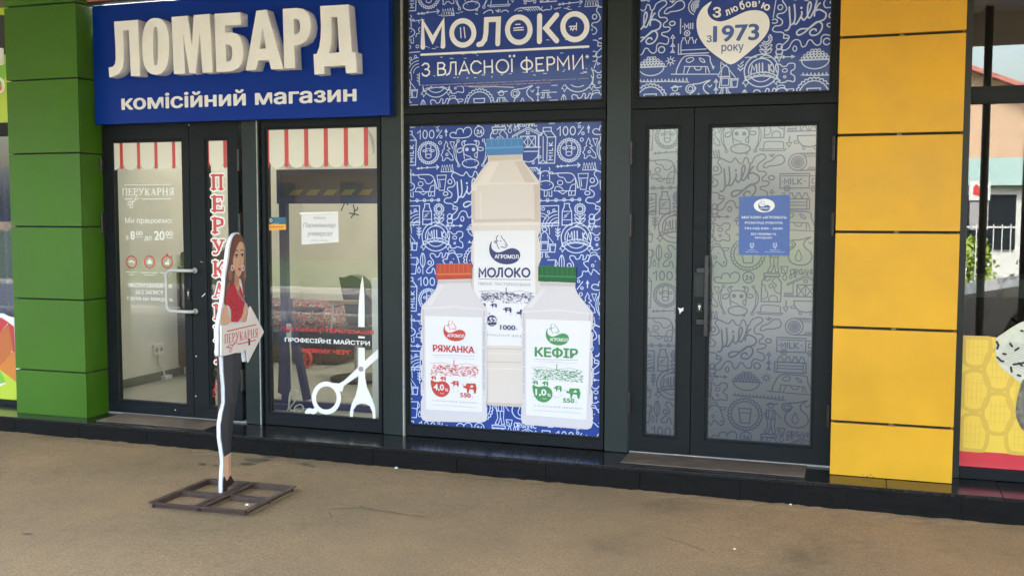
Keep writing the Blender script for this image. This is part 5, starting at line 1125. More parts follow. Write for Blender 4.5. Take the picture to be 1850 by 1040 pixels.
# upper milk poster
Zu = zo(720, 0, 4.728); b = MB()
tr = [onY(*p, GY) for p in Zu([(185, 200), (260, 150), (600, 130), (1640, 70), (1660, 420), (1640, 720), (180, 740)])]
doodles(b, GG, onY(755.5, -47, GY), grow(Ug, -.004), .0010, 'line', hole=lambda x, z: inpoly(x, z, tr)); 
rr = random.Random(4)
for i in range(60):                                       # short remains of the pattern left between the letters
    px = rr.uniform(190, 1620); py = rr.choice([rr.uniform(470, 520)-(px-190)*.05, rr.uniform(650, 690)-(px-190)*.045, rr.uniform(395, 425)-(px-190)*.05, rr.uniform(120, 150)-(px-190)*.05])
    if py < 415-(px-190)*.05+12 and py > 390-(px-190)*.05 and False: continue
    l = rr.uniform(6, 34); a = rr.uniform(-.5, .5); b.stroke(GG, [onY(*p, GY) for p in Zu(smooth([(px, py), (px+l*.5, py-6*a), (px+l, py+l*a*.3)], False, 3))], .0045, .001, 'line')
obj('line_drawings', b, wf2)
b = MB()
S = lambda pts, c=False, w_=.034, sm=False: b.stroke(GG, FY(Zu, pts, sm, c), w_, .002, 'heart', c)
S([(209, 405), (209, 192), (293, 345), (381, 187), (381, 397)]); S(ell(550, 284, 95, 104, 26), True); S([(848, 376), (855, 166), (752, 171), (748, 280), (738, 340), (712, 376), (685, 383)]); S(ell(1028, 257, 97, 108, 26), True)
S([(1206, 138), (1204, 357)]); S([(1352, 131), (1258, 243), (1352, 350)]); S(ell(1507, 231, 103, 110, 26), True); S([(195, 470), (1622, 400)], w_=.015)
S([(530, 240), (535, 325)], w_=.007); S([(560, 236), (570, 325)], w_=.007); S([(1000, 212), (1040, 210)], w_=.007); S([(985, 243), (1065, 237)], w_=.007); S([(985, 262), (1068, 257)], w_=.007); S([(1460, 230), (1520, 226)], w_=.008); S([(1470, 258), (1475, 240), (1490, 262), (1500, 240), (1520, 258), (1522, 200)], w_=.007)
def lt(pts, c=False): b.stroke(GG, FY(Zu, pts), .0105, .002, 'heart', c)
# the second line, letter by letter
lt([(205, 560), (225, 543), (252, 548), (262, 570), (248, 592), (228, 595)]); lt([(248, 594), (266, 612), (262, 636), (238, 652), (212, 645), (204, 630)])
lt([(337, 645), (337, 540), (378, 538), (395, 555), (388, 580), (370, 588), (340, 590)]); lt([(372, 588), (400, 600), (402, 625), (385, 640), (337, 645)])
lt([(492, 640), (490, 533), (448, 536), (445, 600), (432, 632), (412, 642)]); lt([(520, 636), (562, 528), (604, 630)]); lt([(535, 605), (592, 601)]); lt([(704, 545), (680, 525), (648, 526), (622, 555), (620, 595), (645, 625), (680, 626), (705, 608)])
lt([(736, 628), (734, 522)]); lt([(802, 622), (800, 516)]); lt([(736, 574), (802, 570)]); lt([(888+52*math.cos(i*PI/9), 568+55*math.sin(i*PI/9)) for i in range(18)], True); lt([(970, 614), (968, 508)]); b.disc(GG, FY(Zu, [(952, 482)])[0], .009, .002, 'heart'); b.disc(GG, FY(Zu, [(988, 480)])[0], .009, .002, 'heart')
lt([(1098, 618), (1094, 492)]); lt([(1096+48*math.cos(i*PI/9), 556+40*math.sin(i*PI/9)) for i in range(18)], True); lt([(1240, 604), (1180, 608), (1176, 500), (1236, 496)]); lt([(1180, 552), (1226, 549)])
lt([(1274, 604), (1270, 494), (1312, 490), (1332, 508), (1330, 538), (1310, 552), (1274, 554)]); lt([(1362, 600), (1360, 490), (1408, 560), (1452, 484), (1458, 594)]); lt([(1492, 478), (1496, 592), (1570, 476), (1576, 588)])
for i in range(3): a = i*PI/3; cx, cy = 1612, 486; b.stroke(GG, FY(Zu, [(cx-14*math.cos(a), cy-14*math.sin(a)), (cx+14*math.cos(a), cy+14*math.sin(a))]), .005, .002, 'heart')
M['micro'] = mat('pink_micro_print', (.50, .42, .62), .5)
def tilt(Z, x0, y0, x1, y1, h):
    p = [onY(*q_, GY) for q_ in Z([(x0, y0), (x1, y1), (x0, y0-h)])]; return (p[0][0], (p[0][1]+p[1][1])/2, p[1][0], (p[0][1]+p[1][1])/2+p[2][1]-p[0][1])
text(b, GG, '* На цих пакетах розуміється молоко, вироблене групою сільськогосподарських підприємств-партнерів ТОВ «Харківський молочний комбінат»,', tilt(Zu, 185, 738, 1630, 682, 15), .002, 'micro', .02, res=1)
text(b, GG, 'представлених на Інтернет-ресурсі з наступною адресою: www.agromol.com.ua', tilt(Zu, 497, 748, 1300, 716, 15), .002, 'micro', .02, res=1)
obj('milk_lettering', b, wf2)

# heart poster
Zh = zo(1140, 0, 4.727)
hp = smooth([(690, 15), (640, 45), (600, 85), (567, 150), (560, 220), (575, 300), (625, 385), (690, 450), (760, 500), (852, 553), (950, 495), (1060, 400), (1130, 330), (1172, 265), (1184, 200), (1168, 140), (1125, 102), (1060, 90), (985, 100), (905, 135), (830, 170), (760, 186), (700, 170), (662, 130), (655, 80)], True, 3)
hq = [onY(*p, GY) for p in Zh(hp)]
hh = [onY(*p, GY) for p in Zh([(640, -60), (540, 120), (540, 300), (700, 480), (852, 580), (1060, 430), (1200, 280), (1215, 60), (1150, -60)])]
b = MB(); doodles(b, GG, onY(1340, -90, GY), grow(Hg, -.004), .0010, 'line', w=.0056, hole=lambda x, z: inpoly(x, z, hh)); obj('line_drawings', b, wf3)
b = MB(); b.poly(GG, hq, .002, 'heart')
text(b, GG, '1973', tilt(Zh, 700, 365, 1095, 345, 140), .003, 'navy2' if 'navy2' in M else 'notice', .03, res=3); text(b, GG, 'з', zr(Zh, 648, 305, 690, 362), .003, 'notice', .015); text(b, GG, 'року', tilt(Zh, 772, 462, 962, 452, 74), .003, 'notice', .012)
word_ = 'З любов\'ю'; pos = [(733, 112, 64, 88, 0), (823, 108, 40, 46, .42), (862, 92, 0, 0, 0)]
arc = [('З', 735, 108, 72, 92, .05), ('л', 826, 110, 40, 50, -.38), ('ю', 884, 82, 62, 48, -.36), ('б', 948, 48, 42, 78, -.25), ('о', 1002, 42, 46, 50, -.12), ('в', 1056, 40, 42, 48, .02), ('\'', 1096, 22, 10, 26, .1), ('ю', 1152, 62, 72, 56, .42)]
for ch_, cx, cy, w_, h_, an in arc:
    def wp(a, v, cx=cx, cy=cy, w_=w_, h_=h_, an=an):
        x, y = (a-.5)*w_, -(v-.5)*h_; X_, Y_ = cx+x*math.cos(an)-y*math.sin(an), cy+x*math.sin(an)+y*math.cos(an); return onY(*Zh([(X_, Y_)])[0], GY)
    text(b, GG, ch_, (0, 0, 1, 1), .0035, 'heart', .035, warp=wp)
obj('heart_print', b, wf3)

# ------------------------------------------------------------------ neighbours left and right
ln = thing('left_neighbour_shop', 'dark framed shopfront with bright posters at the far left edge', 'shopfront')
def rg(px0, py0, px1, py1, Y=0): return rect(px0, py0, px1, py1, Y)
zA = onY(10, 222)[1]; zB = onY(10, 246)[1]; zC = onY(28, 722)[1]
XL0, XL1 = -9.5, onY(45, 400)[0]
boxobj('transom', (XL0, XL1, -.02, .06, zB, zA), 'frame', ln, .003); boxobj('bottom_rail', (XL0, XL1, -.02, .06, ZP, zC), 'frame', ln, .003)
boxobj('mullion', (XL1-.05, XL1, -.025, .06, zC+.001, zB-.001), 'frame', ln, .003)
M['lime'] = mat('lime_print', (.48, .60, .04), .45); M['orange'] = mat('orange_print', (.62, .20, .03), .45); M['orange2'] = mat('deep_orange_print', (.50, .13, .03), .45); M['gold'] = mat('golden_print', (.72, .42, .05), .45); M['fgreen'] = mat('fresh_green_print', (.20, .48, .04), .45)
boxobj('upper_poster', (XL0, XL1, 0, .02, zA+.002, 3.1), 'lime', ln)
b = MB(); T0 = Pl('Y', 0)
q = lambda pts: [onY(*p) for p in pts]
b.poly(T0, q([(-120, 20), (40, 30), (40, 100), (-120, 95)]), .001, 'black'); b.poly(T0, q([(-120, 118), (12, 115), (10, 140), (-4, 165), (-120, 160)]), .001, 'fgreen')
text(b, T0, 'П', rg(-40, 90, 8, 118), .002, 'print_white', .04); text(b, T0, 'ІЛЮДО', rg(-90, 145, 10, 174), .002, 'print_white', .05); b.disc(T0, onY(1, 160), .02, .0035, 'orange')
obj('poster_print', b, ln)
b = MB(); b.box(XL0, XL1-.05, .01, .016, zC, zB, 'glass'); obj('glass_pane', b, ln)
# pleated curtain
M['curtain'] = mat('navy_speckled_curtain', (.022, .035, .10), .8, noise=.5, nscale=60)
b = MB(); x = XL0; vs = []; k = 0
while x < XL1-.06: vs.append((x, .12+.02*math.sin(k*1.3)+.008*math.sin(k*.7))); x += .018; k += 1
n = len(vs); b.add([(a, c, .55) for a, c in vs]+[(a, c, onY(5, 300)[1]) for a, c in vs], [(i, i+1, n+i+1, n+i) for i in range(n-1)], 'curtain'); obj('curtain', b, label='navy blue speckled pleated curtain behind the far left shop window', category='curtain', smooth=True)
boxobj('back_wall', (XL0, XL1+.1, 1.2, 1.25, ZP, 3.0), 'wood', ln)
b = MB(); b.poly(T0, q([(-150, 560), (5, 566), (14, 571), (30, 575), (40, 580), (40, 723), (-150, 716)]), -.0085, 'print_white')
for pts, m_ in (([(-150, 572), (2, 574), (14, 582), (0, 600), (-150, 610)], 'red'), ([(14, 582), (24, 590), (26, 640), (8, 606)], 'red'), ([(0, 600), (14, 584), (24, 638), (4, 620)], 'orange2'), ([(-60, 602), (0, 600), (22, 640), (-4, 665)], 'orange2'), ([(-4, 665), (24, 640), (29, 690), (4, 676)], 'gold'), ([(-4, 664), (22, 636), (27, 640), (29, 690), (8, 676)], 'orange'),
                ([(-150, 640), (-4, 664), (12, 690), (-150, 722)], 'fgreen'), ([(0, 668), (29, 690), (29, 722), (14, 700)], 'lime'), ([(-5, 700), (14, 690), (29, 722), (-5, 720)], 'lime')):
    b.n += 1; b.poly(T0, q(pts), -.0075+.0004*b.n, m_)
obj('faceted_sticker', b, ln)

rn = thing('right_neighbour_shop', 'dark framed shop window with yellow food poster right of the yellow pillar', 'shopfront')
xr0 = YX1+.004; xr1 = onY(1756, 100)[0]; XR = 4.0
zt1 = onY(1800, 156)[1]; zt0 = onY(1800, 187)[1]; zr1 = onY(1790, 846)[1]
boxobj('mullion', (xr0, xr1, -.03, .06, ZP+.001, 3.1), 'post', rn, .003)
boxobj('transom', (xr1+.001, XR, -.02, .06, zt0, zt1), 'frame', rn, .003); boxobj('bottom_rail', (xr1+.001, XR, -.02, .06, ZP+.002, zr1), 'frame', rn, .003)
boxobj('mullion', (XR-.06, XR, -.02, .06, zr1+.001, zt0-.001), 'frame', rn, .003)
b = MB(); b.box(xr1, XR-.06, .012, .018, zt1, 3.1, 'glass2'); obj('glass_pane', b, rn); b = MB(); b.box(xr1, XR-.06, .012, .018, zr1, zt0, 'glass2'); obj('glass_pane', b, rn)
M['yposter'] = mat('yellow_poster_print', (.74, .52, .065), .4, coat=.4); M['yposter2'] = mat('ochre_pattern_print', (.60, .40, .055), .4, coat=.4); M['rposter'] = mat('red_poster_print', (.56, .035, .050), .35, coat=.5)
zy1 = onY(1790, 609)[1]; zy0 = onY(1790, 817)[1]; T1 = Pl('Y', .012)
b = MB(); b.box(xr1+.002, XR-.07, .008, .0115, zy0, zy1, 'yposter'); pst = obj('food_poster', b, rn)
b = MB(); b.box(xr1+.002, XR-.07, .008, .0115, zr1+.002, zy0-.0005, 'rposter'); obj('red_band', b, rn)
b = MB(); T8 = Pl('Y', .008); R_ = .128; cx0 = onY(1760, 705, .008)
for i in range(0, 9):
    for j in range(-3, 4):
        cx, cz = cx0[0]+i*R_, cx0[1]+j*R_*2.0+(R_ if i % 2 else 0)
        if not (zy0+.02 < cz < zy1-.02) : continue
        P_ = [(cx+R_*.62*(abs(math.cos(a))**.75)*math.copysign(1, math.cos(a)), cz+R_*.93*(abs(math.sin(a))**.9)*math.copysign(1, math.sin(a))) for a in [2*PI*k/22 for k in range(22)]]
        P_ = [(max(xr1+.01, u), max(zy0+.006, min(zy1-.006, v))) for u, v in P_]
        b.stroke(T8, P_, .022, .0006+.0003*((i+j) % 3), 'yposter2', True)
        for k in (-.55, -.2, .2, .55): b.stroke(T8, [(max(xr1+.01, cx+k*R_*.5), max(zy0+.01, cz-R_*.55)), (max(xr1+.01, cx+k*R_*.5), min(zy1-.01, cz+R_*.55))], .0022, .0006, 'yposter2', cap=False)
        for k in (-.5, 0, .5): b.stroke(T8, [(max(xr1+.01, cx-R_*.4), min(zy1-.01, cz+k*R_*.7)), (cx+R_*.4, min(zy1-.01, cz+k*R_*.7))], .0022, .0006, 'yposter2', cap=False)
obj('pattern_print', b, rn)
M['bun'] = mat('pale_grey_food_print', (.55, .56, .45), .5, noise=.08, nscale=30); M['bun2'] = mat('olive_grey_food_print', (.13, .12, .09), .5, noise=.6, nscale=26)
b = MB(); Zr = zo(1720, 560, 3.25); f = lambda pts: [onY(*p, .008) for p in Zr(pts)]
b.poly(T8, f(smooth([(262, 165), (300, 135), (360, 95), (430, 62), (560, 40), (760, 60), (860, 200), (840, 330), (700, 430), (520, 450), (410, 428), (350, 385), (290, 335), (262, 290), (255, 230)], True, 3)), .0025, 'bun')
b.poly(T8, f(smooth([(430, 400), (400, 450), (378, 540), (375, 610), (395, 670), (430, 710), (560, 760), (760, 720), (820, 560), (760, 430), (560, 410)], True, 3)), .0035, 'bun2')
for p in ([(262, 185), (272, 205), (265, 225)], [(265, 275), (285, 295), (300, 300)], [(340, 195), (352, 212)], [(370, 235), (390, 222)], [(360, 318), (400, 312), (430, 305)], [(390, 310), (410, 325)], [(345, 335), (350, 360)], [(385, 380), (400, 385)], [(300, 255), (315, 258)], [(405, 120), (415, 122)], [(460, 180), (480, 230)], [(520, 120), (600, 160)], [(500, 330), (560, 300)]): b.stroke(T8, f(p), .012, .0045, 'black')
for i in range(11): b.stroke(T8, f([(268+i*6, 300-i*12), (330+i*10, 320-i*11), (430+i*10, 370-i*14)]), .0022, .004, 'gray', cap=False)
obj('food_print', b, rn)
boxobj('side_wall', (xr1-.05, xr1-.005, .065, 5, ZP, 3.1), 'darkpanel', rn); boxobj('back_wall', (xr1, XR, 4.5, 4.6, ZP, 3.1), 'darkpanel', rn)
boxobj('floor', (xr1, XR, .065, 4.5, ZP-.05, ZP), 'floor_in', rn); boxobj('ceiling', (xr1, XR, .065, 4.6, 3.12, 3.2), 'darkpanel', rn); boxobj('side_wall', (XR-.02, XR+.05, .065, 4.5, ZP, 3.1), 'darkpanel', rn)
# made-up grey counter where a car is likely mirrored, hose and small machine inside
b = MB(); zc1 = onY(1800, 503, .55)[1]; xx0 = onY(1740, 520, .55)[0]
b.box(xx0, 3.2, .55, 1.1, zc1-.12, zc1, 'whitepl'); ct = obj('made_up_counter', b, label='made-up pale grey counter standing in for a mirrored car in the right hand shop window', category='counter', bevel=.01)
b = MB(); b.box(xx0+.02, 3.18, .58, 1.08, ZP+.001, zc1-.121, 'darkmetal'); obj('made_up_counter_base', b, ct)
b = MB(); xh = [onY(px, py, .3) for px, py in ((1812, 505), (1806, 530), (1795, 560), (1775, 585), (1765, 615))]; b.tube([(u, .3, v) for u, v in xh], .014, 'black', 8); obj('black_hose', b, label='black curved hose hanging in front of the made-up grey counter', category='hose', smooth=True)

# ------------------------------------------------------------------ the row's roof, upper wall and the canopy over the pavement
bd = thing('arcade_building', 'row of shops building with flat canopy above the pavement', 'building')
boxobj('upper_wall', (-12, 6, -.02, .25, 3.30, 3.7), 'concrete', bd)
CZ, CY = 3.4, -4.3
b = MB(); n_ = 0
for i in range(15):
    x0 = -13+i*1.4; boxobj('ceiling_panel', (x0+.006, x0+1.394, CY, -.025, CZ, CZ+.02), 'ceil', bd)
boxobj('canopy_slab', (-13, 8, CY-.05, -.025, CZ+.021, CZ+.25), 'concrete', bd); boxobj('canopy_fascia', (-13, 8, CY-.10, CY-.051, CZ-.30, CZ+.32), 'ceil', bd)
boxobj('roof', (-12, -6.3, .25, 6, 3.3, 3.5), 'concrete', bd); boxobj('roof', (-2.7, 6, .25, 6, 3.3, 3.5), 'concrete', bd)
boxobj('rear_wall', (-12, 6, 6, 6.2, -.3, 3.5), 'concrete', bd); boxobj('end_wall', (-12.2, -12, .25, 6.2, -.3, 3.5), 'concrete', bd); boxobj('end_wall', (6, 6.2, .25, 6.2, -.3, 3.5), 'concrete', bd)
for x in (-12.5, onY(1776, 400, 4.0)[0], onY(1842, 400, 4.0)[0]+.05, 7.5): b = MB(); b.cyl((x, -4.0, gz(x)), .036, CZ-gz(x), 'whitepl' if abs(x) > 5 else 'skirting'); obj('canopy_column', b, bd, smooth=True)
d = ray(1780, 47); t_ = (0.012-CAM.y)/d.y; q_ = CAM+d*t_; t2 = (CZ-.02-q_.z)/d.z
lx, ly = q_.x+d.x*t2, .024-(q_.y+d.y*t2)
M['lamp'] = bpy.data.materials.new('lit_diffuser'); M['lamp'].use_nodes = True; P_ = M['lamp'].node_tree.nodes['Principled BSDF']; P_.inputs['Emission Color'].default_value = (1, .98, .92, 1); P_.inputs['Emission Strength'].default_value = 4
lm = thing('ceiling_lamp', 'round lit lamp under the canopy, seen mirrored in the right hand window', 'lamp')
b = MB(); b.cyl((lx, ly, CZ-.05), .16, .048, 'whitepl', n=24); obj('lamp_body', b, lm); b = MB(); b.cyl((lx, ly, CZ-.062), .14, .011, 'lamp', n=24); obj('diffuser', b, lm)

# ------------------------------------------------------------------ across the street, mirrored in the right hand window
def G(px, py, Yb): x, z = onY(px, py, Yb); return x, z
M['peach'] = mat('peach_render', (.52, .36, .24), .85, noise=.08, nscale=2); M['rooft'] = mat('red_roof_sheet', (.40, .14, .11), .6, noise=.2, nscale=3); M['greenroof'] = mat('green_roof_sheet', (.16, .26, .16), .6, noise=.2, nscale=3)
M['brownbrick'] = mat('brown_brick', (.055, .045, .038), .85, noise=.2, nscale=3)
M['teal'] = mat('pale_teal_sheet', (.35, .50, .48), .5); M['leaf'] = mat('leaf', (.10, .17, .03), .7, noise=.35, nscale=5); M['leaf2'] = mat('bright_leaf', (.24, .33, .04), .7, noise=.3, nscale=5); M['fence'] = mat('white_fence_paint', (.62, .62, .60), .5); M['darkglass'] = mat('dark_window', (.02, .025, .03), .1)
def gable_house(x0, x1, yf, yb, z1, zr_, wallm, roofm, label, cols):
    h = thing('street_house', label, 'house'); zg = gz(0)
    b = MB(); b.box(x0, x1, yb, yf, zg, z1, wallm); wl = obj('wall', b, h)
    xm = (x0+x1)/2; b = MB(); b.add([(x0, yf-.01, z1), (x1, yf-.01, z1), (xm, yf-.01, zr_), (x0, yb+.01, z1), (x1, yb+.01, z1), (xm, yb+.01, zr_)], [(0, 1, 2), (4, 3, 5)], wallm); obj('gable', b, h)
    for s_ in (1, -1):
        xe = x0-.35 if s_ == 1 else x1+.35; b = MB(); o_ = .12
        b.add([(xe, yf+.4, z1-.25), (xm, yf+.4, zr_+.02), (xm, yb-.4, zr_+.02), (xe, yb-.4, z1-.25), (xe, yf+.4, z1-.25+o_), (xm, yf+.4, zr_+.02+o_), (xm, yb-.4, zr_+.02+o_), (xe, yb-.4, z1-.25+o_)], [(0, 3, 2, 1), (4, 5, 6, 7), (0, 1, 5, 4), (2, 3, 7, 6), (0, 4, 7, 3), (1, 2, 6, 5)], roofm); obj('roof', b, h)
    n = max(1, int((x1-x0)/2.2))
    for r_ in range(cols):
        for k in range(n):
            cx = x0+(x1-x0)*(k+.5)/n; cz = zg+1.4+r_*2.9
            if cz+1.5 > z1+.4: continue
            b = MB(); ring(b, (cx-.55, cz-.05, cx+.55, cz+1.45), (cx-.45, cz+.05, cx+.45, cz+1.35), yf+.003, yf+.05, 'wood' if wallm == 'brownbrick' else 'fence')
            fr_ = obj('window', b, h); b = MB(); b.box(cx-.45, cx+.45, yf+.006, yf+.02, cz+.05, cz+1.35, 'darkglass'); obj('pane', b, fr_)
    return h
Yh = 24; x0, _ = G(1700, 200, Yh); x1, _ = G(1830, 200, Yh); ze = G(1760, 175, Yh)[1]; zk = G(1760, 105, Yh)[1]
gable_house(x0-3, x0+2.6, -Yh, -Yh-8, ze, zk, 'peach', 'rooft', 'peach rendered house with red roof across the street', 2)
gable_house(x0+3.4, x0+11, -Yh-1, -Yh-9, ze+.6, zk+.8, 'peach', 'greenroof', 'peach rendered house with green roof across the street', 2)

gable_house(x0-30, x0-17, -Yh-1, -Yh-10, ze+2.0, zk+1.8, 'brownbrick', 'greenroof', 'wide brown brick house with green roof across the street', 2)
gable_house(x0+13, x0+26, -Yh-2, -Yh-10, ze+1, zk+1.5, 'concrete', 'greenroof', 'grey house with green roof at the far end of the street', 2)
# kiosk with pale teal fascia
Yk = 19; xk0 = G(1735, 300, Yk)[0]-1; z0_ = G(1800, 335, Yk)[1]; z1_ = G(1800, 285, Yk)[1]
ks = thing('kiosk', 'low kiosk with pale teal fascia across the street', 'kiosk')
b = MB(); b.box(xk0, xk0+9, -Yk-3, -Yk-.25, gz(0), z0_, 'fence'); obj('wall', b, ks); b = MB(); b.box(xk0-.2, xk0+9.2, -Yk-3.2, -Yk, z0_+.002, z1_, 'teal'); obj('fascia', b, ks)
for i in range(4): b = MB(); b.box(xk0+.5+i*2.2, xk0+2.2+i*2.2, -Yk-.249, -Yk-.2, gz(0)+.9, z0_-.2, 'darkglass'); obj('pane', b, ks)
# roadside sign: a white board with a red emblem
Ym = 15; a_, t__ = G(1752, 327, Ym); c_, bt = G(1789, 362, Ym); zb2 = G(1770, 415, Ym)[1]
rs = thing('roadside_sign', 'white roadside board with a red M shaped emblem above a grey board', 'sign')
b = MB(); b.box(a_, c_, -Ym-.08, -Ym, bt, t__, 'fence'); obj('board', b, rs); b = MB(); b.box(a_+.02, c_-.02, -Ym-.06, -Ym-.01, zb2, bt-.03, 'ink'); obj('lower_board', b, rs)
for x in (a_+.04, c_-.04): b = MB(); b.box(x-.03, x+.03, -Ym-.14, -Ym-.085, gz(0), t__, 'darkmetal'); obj('post', b, rs)
b = MB(); cx = (a_+c_)/2; h_ = (t__-bt); w_ = (c_-a_)*.62
vs = [(-.5, 0), (-.5, .7), (-.28, 1), (0, .66), (.28, 1), (.5, .7), (.5, 0), (0, -.15)]
b.add([(cx+u*w_, -Ym+.006, bt+h_*(.3+.55*v)) for u, v in vs][::-1], [tuple(range(8))], 'redvinyl'); obj('emblem', b, rs)
# fence with panels, hedge behind, low wall
ORD = ['first', 'second', 'third', 'fourth', 'fifth', 'sixth', 'seventh', 'eighth', 'ninth']; Yf = 13.0; zf1 = G(1800, 405, Yf)[1]; zf0 = gz(0)+.12
b = MB(); b.box(-8, 9, -Yf-.10, -Yf+.10, gz(0)-.05, zf0, 'concrete'); lw = obj('low_wall', b, label='low concrete footing wall under the street railing', category='wall')
for i in range(9):
    x = -7+i*1.75; fp = thing('railing_panel', ORD[i]+' white bar railing panel counted from the left on the low wall across the street', 'railing', group='railing panels across the street')
    b = MB()
    for k in range(12): b.box(x+.07+k*.135-.008, x+.07+k*.135+.008, -Yf-.008, -Yf+.008, zf0, zf1, 'fence')
    obj('bars', b, fp, kind='stuff') if False else obj('bars', b, fp)
    for z in (zf0+.12, zf1-.05): b = MB(); b.box(x, x+1.7, -Yf-.015, -Yf+.015, z-.015, z+.015, 'fence'); obj('rail', b, fp)
def bush(x, y, r_, h_, m_, label, seed):
    rr_ = random.Random(seed); b = MB(); z0 = gz(0)
    for i in range(900):
        a = rr_.random()*2*PI; t_ = rr_.random()**.5; hz = rr_.random(); rad = r_*t_*(1-.45*hz**2)*(1+.25*math.sin(3*a+seed))
        c_ = Vector((x+rad*math.cos(a), y+rad*math.sin(a), z0+.1+h_*hz)); u = Vector((rr_.uniform(-1, 1), rr_.uniform(-1, 1), rr_.uniform(-1, 1))).normalized(); v = u.cross(Vector((rr_.uniform(-1, 1), rr_.uniform(-1, 1), 1))).normalized(); s_ = rr_.uniform(.05, .10)
        b.add([c_-u*s_, c_+v*s_*.6, c_+u*s_, c_-v*s_*.6], [(0, 1, 2, 3)], m_)
    o = thing('bush', label, 'bush', group='bushes behind the street railing'); obj('foliage', b, o); b = MB(); b.tube([(x, y, z0), (x+.03, y, z0+h_*.7)], [.05, .02], 'wood', 6); obj('stem', b, o)
for i in range(7): bush(-3.4+i*1.7, -Yf-1.0-.3*(i % 2), .8, 1.15+.25*(i % 3), 'leaf2' if i % 2 else 'leaf', ORD[i]+' leafy bush counted from the left behind the white street railing', 20+i)

# ------------------------------------------------------------------ the cut-out woman sign on its iron base
XB = -3.57; TB = Pl('X', XB); Zg = zo(340, 400, 4.0); Z8 = zo(250, 640, 3.468)
bx = lambda Z, pts: [onX(*p, XB) for p in Z(pts)]
cut = thing('cutout_sign', 'board cut out as a cartoon woman holding an arrow reading ПЕРУКАРНЯ, on the pavement', 'sign')
headL = [(360, 80), (335, 88), (312, 120), (296, 170), (286, 230), (280, 290), (268, 350), (262, 400), (264, 450), (255, 520), (245, 590), (235, 650), (226, 700), (218, 752), (216, 960), (218, 968), (240, 972)]
legL = [(525, 30), (530, 120), (537, 200), (539, 300), (522, 370), (511, 440), (512, 520), (524, 600), (529, 640), (531, 680), (527, 730), (523, 820), (524, 868)]
legR = [(545, 868), (550, 835), (597, 797), (574, 745), (573, 690), (576, 612), (582, 500), (592, 400), (604, 310), (618, 240), (634, 130), (640, 10)]
headR = [(400, 925), (413, 1015), (526, 795), (430, 612), (413, 585), (406, 560), (405, 470), (416, 400), (414, 300), (411, 200), (402, 135), (385, 100)]
outline = bx(Zg, headL)+bx(Z8, legL)+bx(Z8, legR)+bx(Zg, headR)
fy0 = onX(405, 880, XB)[0]; foot_z = min(p[1] for p in outline)
b = MB(); b.prism(TB, outline, -.023, 0, 'board'); obj('board', b, cut, bevel=.002)
b = MB(); K_ = [0]
def pp(Z, pts, m_, sm=True, k=None):
    K_[0] += 1; q_ = bx(Z, smooth(pts, True, 3) if sm else pts); b.poly(TB, q_, .0006+K_[0]*.0002 if k is None else k, m_)
pp(Zg, [(362, 90), (338, 95), (316, 130), (302, 200), (294, 270), (284, 330), (272, 400), (266, 450), (262, 520), (258, 590), (280, 600), (320, 480), (345, 420), (380, 420), (400, 540), (410, 470), (414, 380), (410, 260), (404, 160), (388, 108)], 'hair')
pp(Zg, [(300, 330), (290, 380), (300, 430), (318, 400), (312, 350)], 'hair2'); pp(Zg, [(290, 440), (275, 500), (280, 520), (300, 460)], 'hair2'); pp(Zg, [(404, 300), (398, 380), (404, 440), (412, 380)], 'hair2')
pp(Zg, [(336, 370), (334, 430), (330, 450), (352, 480), (366, 452), (364, 390)], 'skin2'); pp(Zg, [(350, 152), (332, 200), (322, 260), (324, 320), (340, 368), (358, 396), (374, 390), (390, 350), (399, 300), (402, 230), (398, 165), (378, 145)], 'skin')
pp(Zg, [(378, 96), (400, 128), (402, 160), (378, 144), (356, 170), (338, 220), (322, 270), (314, 330), (304, 300), (304, 210), (322, 130), (345, 100)], 'hair')
for ex, ey in ((347, 250), (388, 246)):
    pp(Zg, [(ex-12, ey), (ex, ey-9), (ex+11, ey-1), (ex, ey+8)], 'print_white'); pp(Zg, [(ex-5, ey-8), (ex+5, ey-8), (ex+5, ey+8), (ex-5, ey+8)], 'shoe')
    K_[0] += 1; b.stroke(TB, bx(Zg, [(ex-13, ey-4), (ex, ey-13), (ex+12, ey-6)]), .006, .0006+K_[0]*.0002, 'shoe'); b.stroke(TB, bx(Zg, [(ex-14, ey-34), (ex-2, ey-44), (ex+12, ey-34)]), .006, .0006+K_[0]*.0002, 'hair')
K_[0] += 1; b.stroke(TB, bx(Zg, [(372, 260), (376, 305), (366, 314), (360, 308)]), .004, .0006+K_[0]*.0002, 'skin2'); pp(Zg, [(355, 342), (367, 335), (378, 340), (368, 356)], 'dress')
for ex, ey in ((314, 335), (392, 335)): K_[0] += 1; b.stroke(TB, bx(Zg, ell(ex, ey, 8, 18, 12)), .008, .0006+K_[0]*.0002, 'arrow', True)
pp(Zg, [(330, 446), (350, 500), (362, 520), (374, 470), (364, 450), (350, 475)], 'skin', False)
pp(Zg, [(326, 440), (350, 505), (372, 560), (408, 582), (398, 620), (388, 680), (358, 724), (306, 724), (306, 640), (292, 610), (268, 598), (265, 545), (285, 490), (306, 460)], 'dress', False)
pp(Zg, [(366, 455), (385, 500), (408, 580), (372, 558), (362, 515)], 'dress', False); K_[0] += 1; b.stroke(TB, bx(Zg, [(352, 490), (375, 545), (404, 580)]), .008, .0006+K_[0]*.0002, 'gray')
for p in ([(290, 560), (320, 600), (345, 610)], [(312, 640), (340, 640), (375, 620)], [(320, 700), (350, 680)]): b.stroke(TB, bx(Zg, p), .006, .0006+K_[0]*.0002, 'dress2')
pp(Zg, [(262, 604), (240, 655), (236, 745), (305, 725), (288, 670), (280, 620)], 'skin'); pp(Zg, [(412, 590), (398, 640), (376, 700), (378, 722), (412, 724), (432, 690), (424, 640), (424, 610)], 'skin')
